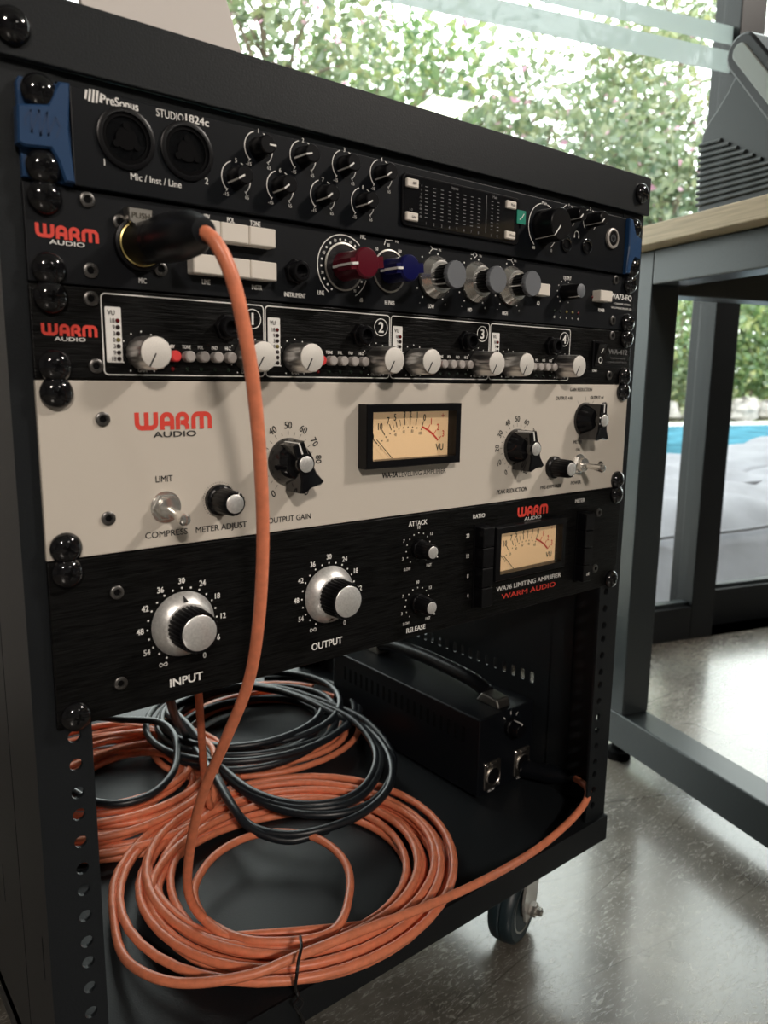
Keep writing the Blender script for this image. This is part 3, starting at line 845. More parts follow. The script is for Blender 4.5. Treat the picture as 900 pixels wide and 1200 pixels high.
def warm_logo(un, u0, v0, u1, v1, am, auc, aw):
    """bold rounded four-letter logo between two pixels (left, right) of mid height, with the wide second word below"""
    a = un.P(u0, v0); b = un.P(u1, v1)
    W = b[0] - a[0]; x0 = a[0]; zc = (a[1] + b[1]) / 2
    H = W * .215; mb = un.ink(REDP); y = un.y - .00015
    def A(cx, cz, r, a0, a1, n=7): return [(cx + r * math.cos(math.radians(a0 + (a1 - a0) * i / n)), cz + r * math.sin(math.radians(a0 + (a1 - a0) * i / n))) for i in range(n + 1)]
    s = .27
    L = []
    L.append((0.0, 1.36, [[(.135, 1.0)] + [(.135, .42)] + A(.42, .42, .285, 180, 270) + [(.50, .135)], [(.68, 1.0), (.68, .0 + .2)], [(1.225, 1.0), (1.225, .42)] + A(.94, .42, .285, 0, -90) + [(.45, .135)]]))
    L.append((1.46, .86, [[(.135, 0), (.135, .58)] + A(.42, .58, .285, 180, 90) + A(.44, .58, .285, 90, 0) + [(.725, 0)], [(.2, .36), (.7, .36)]]))
    L.append((2.40, .86, [[(.135, 0), (.135, .60)] + A(.40, .60, .265, 180, 90) + A(.46, .63, .235, 90, -90) + [(.30, .395)], [(.44, .42), (.60, .33), (.70, .2), (.725, 0)]]))
    L.append((3.36, 1.30, [[(.135, 0), (.135, .58)] + A(.42, .58, .285, 180, 90) + A(.88, .58, .285, 90, 0) + [(1.165, 0)], [(.65, .86), (.65, 0)]]))
    tot = 3.36 + 1.30; k = W / tot
    for ox, w_, strokes in L:
        for st in strokes:
            y -= 1.5e-5
            mb.ribbon([(x0 + (ox + p[0]) * k, zc - H / 2 + p[1] * H) for p in st], s * k * 1.0, y)
    ax, az = un.P(*auc)
    text(un.ink(am), 'AUDIO', ax, zc - H / 2 - W * .055, W * .068, y - .00003, w=W * aw, bold=.02)
    un.flush('logo')
# ================================================================== audio interface (1U)
un = Unit('audio_interface', 'black one unit audio interface with blue ends at the top of the rack', 0, 1, BLKPL, y=-.006, plate=False)
zt, zb = un.zt, un.zb
MB().box(-.2190, .2190, -.006, .0, zb, zt).build('front_panel', mat('satin_black_plastic', (.003, .004, .006), .38, spec=.2), un.t, .0006)
for sx in (-1, 1):
    base = [on_y(u, v, -.0040) for u, v in ((23, 203), (88, 214), (84, 160), (82, 97), (22, 88), (16, 94))]
    poly = [(p.x, p.z) for p in base]
    poly[0] = (-.2410, zb + .001); poly[5] = (-.2413, zt - .003); poly[4] = (-.2400, zt - .0005); poly[3] = (poly[3][0], zt); poly[1] = (poly[1][0], zb)
    rai = [on_y(u, v, -.0090) for u, v in ((20, 121), (21, 166), (30, 171), (60, 174), (68, 188), (77, 213), (89, 215), (81, 155), (82, 97), (69, 95), (56, 122))]
    rpoly = [(p.x, min(max(p.z, zb + .0003), zt - .0003)) for p in rai]
    def orient(pl):
        a = sum(pl[i - 1][0] * pl[i][1] - pl[i][0] * pl[i - 1][1] for i in range(len(pl)))
        return pl if a > 0 else pl[::-1]
    pa = orient([(-sx * p[0] * 1 if sx > 0 else p[0], p[1]) for p in poly]); pb = orient([(min(-p[0], .2380) if sx > 0 else p[0], p[1]) for p in rpoly])
    e = MB(); e.prism(pa, -.0036, -.0002, .0004); c = e.build('blue_end', BLUE, un.t, smooth=False)
    e = MB(); e.prism(pb, -.0092, -.0030, .0010); e.build('raised_grip', BLUE, c, smooth=False)
    if sx < 0:
        l = MB(); q = on_y(50, 146, -.0091); k = .0062
        for i, (xa, za, xb, zb_) in enumerate(((-1.2, .2, -.75, .85), (-.75, .85, -.8, -.7), (-.8, -.7, -.2, .95), (-.2, .95, -.2, -.8), (-.2, -.8, .35, .9), (.35, .9, .35, -.7), (.35, -.7, .95, .7), (.95, .7, 1.2, .1), (1.2, .1, .9, -.75), (-1.2, .2, -1.15, -.3))):
            l.ribbon([(q.x + xa * k, q.z + za * k * 1.0), (q.x + xb * k, q.z + zb_ * k * 1.0)], 0.0009, -.0094)
        l.build('embossed_emblem', BLUED, c)
un.screws(y=-.0040)
# combo sockets
def combo():
    r = MB().lathe([(.0142, -.001), (.0142, .0000), (.0134, .0003), (.0118, .0003), (.0115, -.0012)], n=44, caps=False)
    f = MB().lathe([(.0117, -.0012), (.0117, -.0008), (.0100, -.0004), (.0095, -.0022)], n=40)
    h = MB().lathe([(.0052, -.0010), (.0052, -.0004)], n=24)
    for a in (90, 210, 330):
        h.lathe([(.0017, -.0010), (.0017, -.0002)], (.0058 * math.cos(math.radians(a)), 0, .0058 * math.sin(math.radians(a))), n=12)
    return [('combo_socket', r.mesh('combo_socket', BLKPL)), ('socket_face', f.mesh('socket_face', BLKMT)), ('socket_holes', h.mesh('socket_holes', BLKMT))]
CB = combo()
for u, v in ((147.7, 163), (219, 177.5)): x, z = un.P(u, v); un.put(CB, x, z, 0, .0012)
un.txt(WHITE, '1', 122.3, 190, .0030); un.txt(WHITE, '2', 242, 212.3, .0030)
un.txt(WHITE, 'Mic / Inst / Line', 183.3, 211.7, .0031, w=.0262, bold=.008)
a, b = un.P(118, 116.5), un.P(162, 124.5)
un.word(WHITE, 'PreSonus', (a[0] + b[0]) / 2, (a[1] + b[1]) / 2, .0038, w=b[0] - a[0], bold=.022)
x, z = un.P(109, 112.5); l = un.ink(WHITE)
for i in range(5):
    xx = x - .0034 + i * .0017; hh = (.0020, .0027, .0029, .0027, .0020)[i]
    l.ribbon([(xx - .0003, z - hh), (xx + .0005, z + hh)], .0010, un.y - .00015)
un.flush('emblem')
a, b = un.P(183, 131.5), un.P(215, 138.5)
un.word(WHITE, 'STUDIO', (a[0] + b[0]) / 2, (a[1] + b[1]) / 2, .0036, w=b[0] - a[0], bold=0)
a, b = un.P(216.5, 138), un.P(244, 144)
un.word(WHITE, '1824c', (a[0] + b[0]) / 2 + .0003, (a[1] + b[1]) / 2, .0036, w=b[0] - a[0], bold=.022)
gk = [((303, 174), '1', 90), ((355, 184), '2', -105), ((403.3, 194.5), '3', -128), ((446.7, 204.8), '4', -128), ((276.7, 208.8), '5', -122), ((328.3, 219.5), '6', -128), ((378.3, 229.5), '7', -128), ((425, 237.8), '8', -122)]
for (u, v), s_, an in gk:
    x, z = un.P(u, v); un.put(K_GAIN, x, z, an)
    un.line(WHITE, arc(x, z, .0085, -140, -20), .0005); un.line(WHITE, arc(x, z, .0085, 20, 140), .0005)
    un.txz(WHITE, s_, x, z + .0088, .0022); un.txz(WHITE, '-15', x - .0062, z - .0088, .0018); un.txz(WHITE, '65', x + .0062, z - .0088, .0018)
    for q in (-140, 140):
        p0 = pol(x, z, .0078, q); p1 = pol(x, z, .0095, q); un.line(WHITE, [p0, p1], .0004)
    un.flush()
# meter display
d0, d1 = un.P(470, 201.5), un.P(607, 286)
dx0, dx1, dz1, dz0 = -.0207, .0880, zt - .0046, zt - .0358
MB().prism(rrect(dx0, dx1, dz0, dz1, .0035, 4), -.0078, -.005, .0005).build('display_frame', BLKPL, un.t)
dsp = MB().prism(rrect(dx0 + .0014, dx1 - .0060, dz0 + .0014, dz1 - .0014, .0025, 4), -.0081, -.0076).build('display_window', BLKGL, un.t)
sg = MB()
for c in range(8):
    for r_ in range(9): sg.box(dx0 + .0185 + c * .0068, dx0 + .0185 + c * .0068 + .0024, -.0083, -.0080, dz1 - .0062 - r_ * .0023, dz1 - .0062 - r_ * .0023 + .0004)
for c in range(2):
    for r_ in range(9): sg.box(dx0 + .0790 + c * .0060, dx0 + .0790 + c * .0060 + .0020, -.0083, -.0080, dz1 - .0062 - r_ * .0023, dz1 - .0062 - r_ * .0023 + .0004)
sg.box(dx0 + .0742, dx0 + .0745, -.0083, -.0080, dz0 + .004, dz1 - .003)
for r_ in range(9): text(sg, ('0', '-3', '-6', '-12', '-18', '-24', '-30', '-42', '-50')[r_], dx0 + .0158, dz1 - .0060 - r_ * .0023, .0013, -.00825, align='R')
for c in range(8): text(sg, str(c + 1), dx0 + .0197 + c * .0068, dz0 + .0032, .0017, -.00825)
for c, s_ in enumerate('LR'): text(sg, s_, dx0 + .0800 + c * .0060, dz0 + .0032, .0017, -.00825)
text(sg, 'Inputs', dx0 + .0445, dz1 - .0030, .0018, -.00825); text(sg, 'Main', dx0 + .0825, dz1 - .0030, .0018, -.00825); text(sg, '1-2', dx0 + .0070, dz0 + .0098, .0015, -.00825)
sg.build('display_marks', GREYP, dsp)
for (px, pz, s_) in ((dx0 + .0070, dz1 - .0060, '48V'), (dx0 + .0070, dz0 + .0054, 'Line'), (dx1 - .0105, dz1 - .0058, 'Mute'), (dx1 - .0105, dz0 + .0052, 'Mono')):
    o = copies(dsp, wide_button(.0098, .0052, .0018), (px, -.0081, pz))
    t_ = MB(); text(t_, s_, px + .001, pz, .0016, -.0101); t_.build('button_lettering', BLACKP, o)
x, z = on_y(611, 254.5, -.0085).x, on_y(611, 254.5, -.0085).z
st = MB().box(x - .0045, x + .0045, -.0086, -.0079, z - .0045, z + .0045).build('green_sticker', GREEN, un.t)
MB().ribbon([(x - .002, z - .002), (x + .0005, z - .0002), (x + .0025, z + .0025)], .0006, -.0088).build('sticker_mark', WHITE, st)
x, z = un.P(636.5, 266); un.put(K_MAIN, x, z, -140)
un.line(WHITE, arc(x, z, .0162, -145, -12), .0006); un.line(WHITE, arc(x, z, .0162, 12, 145), .0006)
un.txz(WHITE, 'Main', x, z + .0166, .0022); un.txz(WHITE, '-80', x - .0100, z - .0155, .0020); un.txz(WHITE, '10', x + .0100, z - .0155, .0020); un.flush()
for (u, v), s_ in (((666, 253.5), '1'), ((691, 258.5), '2')):
    x, z = un.P(u, v); un.put(K_PHONE, x, z, -135)
    un.line(WHITE, arc(x, z, .0082, -140, -20), .0005); un.line(WHITE, arc(x, z, .0082, 20, 140), .0005); un.txz(WHITE, s_, x, z + .0084, .0020); un.flush()
HP = MB().lathe([(.0058, 0), (.0058, .0012), (.0050, .0016), (.0034, .0016), (.0032, .0004)], n=28)
HPS = [('headphone_socket', HP.mesh('headphone_socket', BLKGL)), ('socket_hole', MB().lathe([(.0033, .0004), (.0033, .0006)], n=20).mesh('socket_hole', BLKMT))]
for u, v in ((663, 286), (687, 289)): un.putp(HPS, u, v)
x, z = un.P(675.8, 273.5); un.line(WHITE, arc(x, z - .001, .0026, -100, 100, 12), .0006)
for q in (-1, 1): un.line(WHITE, [(x + q * .0026, z - .0034), (x + q * .0026, z - .0010)], .0012)
un.flush('headphone_symbol')
x, z = un.P(716.7, 279.5)
pb_ = MB().lathe([(.0078, 0), (.0078, .0016), (.0068, .0022), (.0060, .0022), (.0058, .0012)], n=36).mesh('power_button', mat('satin_grey_ring', (.45, .42, .39), .35, .3))
pc_ = MB().lathe([(.0058, .0010), (.0056, .0016)], n=30).mesh('button_face', BLKPL)
pi_ = MB().ribbon(arc(0, 0, .0026, 28, 332, 20), .0006, -.0018).ribbon([(0, .0004), (0, .0034)], .0006, -.0018).mesh('power_symbol', GREYK)
un.put([('power_button', pb_), ('button_face', pc_), ('power_symbol', pi_)], x, z)
un.finish()
# ================================================================== channel preamp with EQ (1U)
un = Unit('channel_preamp', 'black one unit preamp with red and blue knobs and an orange cable plugged in', 1, 1, ANOD)
un.screws()
un.hexes(((101.8, 234.2), (106, 317), (140.2, 260.2), (187.8, 315.3), (721, 328), (717.4, 375.5)))
warm_logo(un, 41, 268, 115.5, 278.5, WHITE, (78.5, 284), .56)
# panel XLR socket
SX, SZ = un.P(163, 287)
r = MB().lathe([(.0128, 0), (.0132, .0012), (.0128, .0030), (.0115, .0034), (.0110, .0004)], n=44)
xl = [('microphone_socket', r.mesh('microphone_socket', BLKPL)), ('socket_ring', MB().lathe([(.0108, .0028), (.0109, .0036), (.0103, .0039), (.0100, .0020)], n=40, caps=False).mesh('socket_ring', mat('brass_ring', (.62, .50, .20), .3, .9)))]
un.put(xl, SX, SZ)
px_, pz_ = un.P(164.5, 253, .006)
tab = MB().prism([(px_ - .0058, pz_ - .0030), (px_ - .004, pz_ - .0042), (px_ + .004, pz_ - .0042), (px_ + .0058, pz_ - .0030), (px_ + .0062, pz_ + .0036), (px_ - .0062, pz_ + .0036)], un.y - .0066, un.y, .0006).build('release_tab', NICKEL, un.t)
t_ = MB(); text(t_, 'PUSH', px_, pz_ - .0001, .0026, un.y - .0068, w=.0092, bold=.02); t_.build('tab_lettering', mat('dark_engraving', (.10, .09, .07), .5, .5), tab)
for s_, u, v in (('MIC', 167, 329), ('+48V', 240.4, 254), ('POL', 270.3, 258), ('TONE', 299, 262), ('LINE', 241.5, 330.5), ('INSTR', 301, 337), ('INSTRUMENT', 345.6, 345.8), ('MIC', 425.3, 277.5), ('LINE', 375.8, 343), ('dB', 423, 351.5), ('HI PASS', 456.5, 355), ('LOW', 505, 359), ('MID', 550.3, 363), ('HIGH', 591.5, 367), ('EQ', 630.6, 355.2), ('OUTPUT', 664.8, 326), ('POWER', 704.5, 363.5)):
    un.txt(WHITE, s_, u, v, .0025, sq=.66, bold=.02)
BW = wide_button(.0163, .0098, .0075)
for row, (ua, va, ub, vb) in enumerate(((247.6, 270, 304.5, 279.5), (239, 309.5, 306, 319))):
    a, b = un.P(ua, va, .004), un.P(ub, vb, .004)
    for i in range(3): un.put(BW, b[0] - (2 - i) * .0167, (a[1] + b[1]) / 2)
x, z = un.P(345, 319); un.put([(n_, m_) for n_, m_ in JACK], x, z, 15)
x, z = un.P(402, 313); MX, MZ = x, z
un.put(K_RED, x, z, -97)
un.line(WHITE, arc(x, z, .0185, -145, 42, 40), .0006); un.line(WHITE, arc(x, z, .0185, 110, 150), .0006)
for i in range(22):
    q = -148 + i * 14
    p = pol(x, z, .0158, q)
    if i % 3 == 0 and i: un.txz(WHITE, str(20 + i // 3 * 10), p[0], p[1], .0017, sq=.8)
    else: un.dot(WHITE, p[0], p[1], .0007)
un.flush()
x, z = un.P(455.5, 318); un.put(K_BLUE, x, z, -95)
for q, s_ in ((-38, '50'), (-2, '80'), (34, '160'), (70, '300')): p = pol(x, z, .0158, q); un.txz(WHITE, s_, p[0], p[1], .0018, sq=.8)
un.flush()
a = un.P(456, 284); un.line(WHITE, [(a[0] - .004, a[1] - .002), (a[0] - .0028, a[1] + .0012), (a[0] + .003, a[1] + .0012)], .0006); un.txz(WHITE, 'Hz', a[0] + .0062, a[1] + .0012, .0018); un.flush('filter_symbol')
for (u, v), an, ic in (((507.5, 325.5), -135, 0), ((555.5, 331), 140, 1), ((596.5, 335.5), -100, 2)):
    x, z = un.P(u, v); un.put(K_EQ, x, z, an)
    for i in range(12):
        q = -145 + i * 26.4
        p = pol(x, z, .0158, q); un.dot(WHITE, p[0], p[1], .0006)
    un.txz(WHITE, '-', x - .0115, z - .0165, .0022); un.txz(WHITE, '+', x + .0115, z - .0165, .0022)
    c_ = (x, z + .0182)
    if ic == 1: un.line(WHITE, [(c_[0] - .004, c_[1]), (c_[0] - .002, c_[1]), (c_[0], c_[1] + .0018), (c_[0] + .002, c_[1]), (c_[0], c_[1] - .0018), (c_[0] - .002, c_[1])], .0005)
    else:
        f = 1 if ic == 0 else -1
        un.line(WHITE, [(c_[0] - f * .003, c_[1] + .0018), (c_[0] - f * .001, c_[1]), (c_[0] + f * .003, c_[1])], .0005); un.line(WHITE, [(c_[0] - f * .003, c_[1] - .0018), (c_[0] - f * .001, c_[1])], .0005)
    un.txz(WHITE, 'Hz', c_[0] + .0055, c_[1], .0016); un.flush()
x, z = un.P(633, 340, .003); un.put(wide_button(.0130, .0085, .0075), x, z)
x, z = un.P(661.5, 342.5); un.put(K_OUT, x, z, -145)
for i in range(11): p = pol(x, z, .0088, -145 + i * 29); un.dot(WHITE, p[0], p[1], .0005)
un.flush()
a, b = un.P(649.5, 364), un.P(677.5, 367)
for i, me in enumerate((L_G, L_G, L_Y, L_Y, L_R)):
    x = a[0] + (b[0] - a[0]) * i / 4; z = (a[1] + b[1]) / 2
    un.put([('led', me)], x, z); un.txz(WHITE, ('-20', '-12', '0', '+4', '+18')[i], x, z - .0046, .0016, sq=.6)
un.flush('led_lettering')
un.putp([('led', L_R)], 694, 348)
x, z = un.P(705, 347.5, .003); un.put(wide_button(.0155, .0085, .0080), x, z)
a, b = un.P(715, 345.5), un.P(740, 350.5)
un.word(WHITE, 'WA73-EQ', (a[0] + b[0]) / 2, (a[1] + b[1]) / 2, .0040, w=b[0] - a[0], bold=.03)
un.txt(WHITE, '1 CHANNEL BRITISH', 729, 356.5, .0014, w=.0235, bold=.01); un.txt(WHITE, 'MICROPHONE PREAMP / EQ', 728, 361.5, .0014, w=.0290, bold=.01)
un.finish()
CH_UNIT = un
# ================================================================== four channel preamp (1U)
un = Unit('four_channel_preamp', 'brushed black one unit preamp with four numbered channels and silver knobs', 2, 1, BRUSH)
un.screws()
un.hexes(((106.4, 350), (112.4, 429), (716.7, 393.5), (713.3, 440)))
warm_logo(un, 48, 385, 114, 389, WHITE, (82, 397), .56)
zt, zb = un.zt, un.zb
bz1, bz0 = zt - .0022, zb + .0022
SMALLB = [('push_button', MB().lathe([(.0029, 0), (.0029, .0050), (.0022, .0056)], n=20).mesh('push_button', GREYB))]
SMALLR = [('push_button', MB().lathe([(.0029, 0), (.0029, .0050), (.0022, .0056)], n=20).mesh('push_button', REDB))]
for c in range(4):
    x0 = -.2085 + c * .0919; x1 = x0 + .0908
    un.line(WHITE, rrect(x0, x1, bz0, bz1, .0022, 5) + [rrect(x0, x1, bz0, bz1, .0022, 5)[0]], .0006)
    un.flush('channel_outline')
    s0 = x0 + .0015
    st = MB().prism(rrect(s0, s0 + .0080, bz0 + .0060, bz1 - .0062, .0006, 2), un.y - .0003, un.y).build('level_strip', WHITE, un.t)
    tm = MB(); text(tm, 'VU', s0 + .0030, bz1 - .0090, .0022, un.y - .0005)
    for i, s_ in enumerate(('18', '9', '3', '0', '3', '9', '18')):
        zz = bz1 - .0128 - i * .0031
        text(tm, s_, s0 + .0046, zz, .0020, un.y - .0005, align='R')
        copies(st, [('led', (L_R if i == 0 else L_Y if i == 3 else L_D))], (s0 + .0061, un.y - .0003, zz))
    tm.build('strip_lettering', BLACKP, st)
    kx, kz = x0 + .0195, zt - .0305
    un.put(K_SILV, kx, kz, -152)
    ox = x0 + .0800
    un.put(K_SILV, ox, kz + .0000, -150)
    for xx, s_ in ((kx, 'GAIN'), (ox, 'OUTPUT')):
        for i in range(11): p = pol(xx, kz, .0108, -145 + i * 29); un.dot(WHITE, p[0], p[1], .00042)
        un.txz(WHITE, s_, xx, bz0 + .0024, .0018, sq=.75, bold=.02); un.flush()
    for i, s_ in enumerate(('48V', 'TONE', 'POL', 'PAD', 'HI-Z')):
        xx = x0 + .0358 + i * .0081; zz = zt - .0315
        un.put(SMALLR if i == 0 else SMALLB, xx, zz)
        un.put([('led', L_R if i == 0 else L_G)], xx, zz - .0066)
        un.txz(WHITE, s_, xx, zz + .0050, .0018, sq=.68, bold=.02)
    un.flush('button_lettering')
    un.put(JACK, x0 + .0670, zt - .0156, 10)
    cx, cz = x0 + .0838, zt - .0098
    un.line(WHITE, arc(cx, cz, .0052, 0, 360, 28), .0005); un.txz(WHITE, str(c + 1), cx, cz, .0062, bold=.03); un.flush('channel_number')
x, z = un.P(699, 415.5)
rc = MB().prism(rrect(x - .0068, x + .0068, z - .0110, z + .0110, .0008, 2), un.y - .0020, un.y, .0005).build('power_switch', BLKPL, un.t)
q = MB(); q.add([(x - .0050, un.y - .0025, z - .0095), (x + .0050, un.y - .0025, z - .0095), (x + .0050, un.y - .0062, z + .0085), (x - .0050, un.y - .0062, z + .0085), (x - .0050, un.y - .001, z + .0095), (x + .0050, un.y - .001, z + .0095), (x - .0050, un.y, z - .0095), (x + .0050, un.y, z - .0095)], [(0, 1, 2, 3), (3, 2, 5, 4), (0, 3, 4, 6), (1, 7, 5, 2)])
q.build('rocker', BLKGL, rc)
q = MB().ribbon(arc(x, z - .0045, .0022, 0, 360, 20), .0006, un.y - .0042).ribbon([(x - .0014, z + .0012), (x + .0014, z + .0048)], .0007, un.y - .0058); q.build('rocker_mark', WHITE, rc)
un.txt(WHITE, 'POWER', 696.7, 434.5, .0017, sq=.7, bold=.02)
a, b = un.P(713, 411.5), un.P(735, 413.5)
un.word(GREYP, 'WA-412', (a[0] + b[0]) / 2, (a[1] + b[1]) / 2, .0040, w=b[0] - a[0], bold=.03)
un.txt(GREYP, 'TRANSFORMER BALANCED', 724, 420, .0012, w=.022, bold=.0); un.txt(GREYP, '4 CHANNEL DISCRETE MIC PRE', 723, 424.5, .0012, w=.028, bold=.0)
un.finish()
# ================================================================== VU meters
def vu_meter(un, x0, x1, z0, z1, dep):
    y = un.y
    m = MB(); o_ = [(x0, z0), (x1, z0), (x1, z1), (x0, z1)]; b = .0050; i_ = [(x0 + b, z0 + b), (x1 - b, z0 + b), (x1 - b, z1 - b), (x0 + b, z1 - b)]; g_ = .0012
    o2 = [(x0 + .0006, z0 + .0006), (x1 - .0006, z0 + .0006), (x1 - .0006, z1 - .0006), (x0 + .0006, z1 - .0006)]
    vs = [(p[0], y, p[1]) for p in o_] + [(p[0], y - dep + .0006, p[1]) for p in o_] + [(p[0], y - dep, p[1]) for p in o2] + [(p[0], y - dep, p[1]) for p in i_] + [(p[0] , y - .0001, p[1]) for p in i_]
    fs = []
    for k in range(4):
        for i in range(4):
            j = (i + 1) % 4; fs.append((k * 4 + i, k * 4 + j, (k + 1) * 4 + j, (k + 1) * 4 + i))
    m.add(vs, fs)
    mt = m.build('vu_meter', BLKPL, un.t)
    fx0, fx1, fz0, fz1 = x0 + b, x1 - b, z0 + b, z1 - b
    yf = y - .0008
    f = MB().box(fx0, fx1, yf, y + .0002, fz0, fz1).build('dial_face', DIAL, mt)
    ink = MB(); red = MB(); k = (x1 - x0) / .0825
    cx, cz = (fx0 + fx1) / 2, (fz0 + fz1) / 2 - .0300 * k; R0 = .0370 * k; ym = yf - .0002
    for s_, q in (('20', -47), ('10', -34), ('7', -24), ('5', -16), ('3', -5), ('2', 2), ('1', 10), ('0', 19)):
        ink.ribbon([pol(cx, cz, R0 - .0006 * k, q), pol(cx, cz, R0 + .0036 * k, q)], .0006 * k, ym)
        p = pol(cx, cz, R0 + .0062 * k, q); text(ink, s_, p[0], p[1], .0043 * k, ym, sq=.72, bold=.016)
    for q in (-20, -11): ink.ribbon([pol(cx, cz, R0 - .0006 * k, q), pol(cx, cz, R0 + .0036 * k, q)], .00035 * k, ym)
    for i in range(11):
        p = pol(cx, cz, R0 - .0022 * k, -47 + i * 6.6); ink.dot(p[0], p[1], .0005 * k, ym, 8)
    for i, s_ in enumerate(('0', '20', '40', '60', '80', '100')):
        p = pol(cx, cz, R0 - .0048 * k, -47 + i * 13.2); text(ink, s_, p[0], p[1], .0020 * k, ym, sq=.72, bold=0)
    red.ribbon(arc(cx, cz, R0 - .0004 * k, 19, 47, 16), .0013 * k, ym)
    for s_, q in (('1', 28), ('2', 38), ('3', 47)):
        red.ribbon([pol(cx, cz, R0, q), pol(cx, cz, R0 + .0036 * k, q)], .0006 * k, ym)
        p = pol(cx, cz, R0 + .0062 * k, q); text(red, s_, p[0], p[1], .0043 * k, ym, sq=.72, bold=.016)
    text(red, '+', fx1 - .0052 * k, fz1 - .0036 * k, .0042 * k, ym, bold=0)
    ink.ribbon([(fx0 + .0012, fz1 - .0042 * k), (fx0 + .0044 * k, fz1 - .0042 * k)], .0005, ym)
    text(ink, 'VU', fx1 - .0078 * k, fz0 + .0058 * k, .0044 * k, ym, sq=.85, bold=.012)
    ink.build('dial_scale', BLACKP, f); red.build('dial_scale_red', REDP, f)
    nd = MB(); a = pol(cx, cz, R0 + .0030 * k, -46); bq = pol(cx, cz, .0130 * k, -46)
    t_ = max(0, (fz0 + .0004 - bq[1]) / (a[1] - bq[1])); bq = (bq[0] + (a[0] - bq[0]) * t_, bq[1] + (a[1] - bq[1]) * t_)
    nd.ribbon([a, bq], .00055, y - .0030); nd.build('needle', BLACKP, mt)
    MB().box(fx0, fx1, y - dep + .0020, y - dep + .0026, fz0, fz1).build('meter_glass', METERG, mt)
    return mt
# ================================================================== cream leveling amplifier (2U)
un = Unit('leveling_amplifier', 'cream two unit amplifier with a lit needle meter and black pointer knobs', 3, 2, CREAM)
un.screws()
un.hexes(((120, 491.2), (126.8, 607.4), (707.6, 476), (703, 545.5)))
warm_logo(un, 157.5, 493.5, 248, 492.5, BLACKP, (205, 507), .56)
un.txt(BLACKP, 'LIMIT', 192.3, 561, .0033, sq=.85, bold=.012); un.txt(BLACKP, 'COMPRESS', 195.3, 625, .0033, w=.0240, bold=.012); un.txt(BLACKP, 'METER ADJUST', 259.9, 617.5, .0033, w=.0318, bold=.012); un.txt(BLACKP, 'OUTPUT GAIN', 339.7, 607.4, .0033, w=.0300, bold=.012)
un.putp(toggle((.03, -1, -.17)), 194, 594)
x, z = un.P(257, 585.5); un.put(K_ADJ, x, z, 25)
for i in range(40): un.line(BLACKP, [pol(x, z, .0094, -150 + i * 300 / 39), pol(x, z, .0102, -150 + i * 300 / 39)], .0003)
un.flush()
def dial100(u, v, an):
    x, z = un.P(u, v); un.put(K_CHICK, x, z, an)
    for i in range(21):
        q = -150 + i * 15; un.line(BLACKP, [pol(x, z, .0156, q), pol(x, z, .0182 if i % 2 == 0 else .0176, q)], .0003)
    for i in range(11):
        q = -150 + i * 30; p = pol(x, z, .0214, q)
        un.txz(BLACKP, str(i * 10), p[0], p[1], .0041, rot=q if abs(q) < 100 else (q + 180 if q < 0 else q - 180) if False else q * (1 if abs(q) < 120 else .15), sq=.9, bold=.012)
    un.flush()
dial100(338, 540.5, -20); dial100(605, 524, -12)
vu_meter(un, -.0503, .0322, ZF - .1878, ZF - .1470, .0090)
a, b = un.P(447.5, 557), un.P(466, 556)
un.word(BLACKP, 'WA-2A', (a[0] + b[0]) / 2, (a[1] + b[1]) / 2, .0036, w=b[0] - a[0], bold=.03)
a, b = un.P(467.5, 556), un.P(522.5, 551.5)
un.word(BLACKP, 'LEVELING AMPLIFIER', (a[0] + b[0]) / 2, (a[1] + b[1]) / 2, .0034, w=b[0] - a[0], bold=.0)
un.txt(BLACKP, 'PEAK REDUCTION', 600, 574.7, .0032, w=.0345, bold=.022)
x, z = un.P(685, 491.5); un.put(K_CHICK, x, z, 0)
for q in (-35, 0, 35): un.line(BLACKP, [pol(x, z, .0152, q), pol(x, z, .0186, q)], .0003)
un.flush()
un.txt(BLACKP, 'GAIN REDUCTION', 681, 456.5, .0026, w=.0290, bold=.022); un.txt(BLACKP, 'OUTPUT +10', 661, 466.5, .0026, w=.0205, bold=.022); un.txt(BLACKP, 'OUTPUT +4', 699.5, 465.8, .0026, w=.0182, bold=.022); un.txt(BLACKP, 'METER', 677, 517.8, .0026, w=.0112, bold=.022)
un.putp(K_ADJ, 647.5, 547.3, 150)
un.txt(BLACKP, 'PRE-EMPHASIS', 645.5, 570, .0027, w=.0260, bold=.022); un.txt(BLACKP, 'ON', 677, 527, .0026, bold=.012); un.txt(BLACKP, 'POWER', 674.7, 565.5, .0027, w=.0135, bold=.022)
x, z = un.P(645, 561)
for q in (-.004, .006): un.line(BLACKP, [(x + q, z), (x + q + .0025, z + .0004)], .0003)
un.putp(toggle((.05, -1, -.06)), 678, 544)
un.finish()
# ================================================================== black limiting amplifier (2U)
un = Unit('limiting_amplifier', 'brushed black two unit amplifier with two large silver dials above the cables', 5, 2, BRUSH)
un.screws()
un.hexes(((136.6, 694), (141.3, 800.3), (701.3, 600.5), (696.7, 666)))
for (u, v), an in (((214.5, 730.5), -3), ((385.5, 696.3), -172)):
    x, z = un.P(u, v); un.put(K_BIG, x, z, an)
    for i in range(21): p = pol(x, z, .0205, -150 + i * 15); un.dot(WHITE, p[0], p[1], .0006)
    for i, s_ in enumerate(('', '54', '48', '42', '36', '30', '24', '18', '12', '6', '0')):
        p = pol(x, z, .0246, -150 + i * 30); un.txz(WHITE, s_, p[0], p[1], .0032, sq=.85, bold=.022)
    p = pol(x, z, .0246, -150); un.line(WHITE, [(p[0] + .0022 * math.sin(2 * PI * i / 24), p[1] + .0010 * math.sin(4 * PI * i / 24)) for i in range(25)], .0005); un.flush()
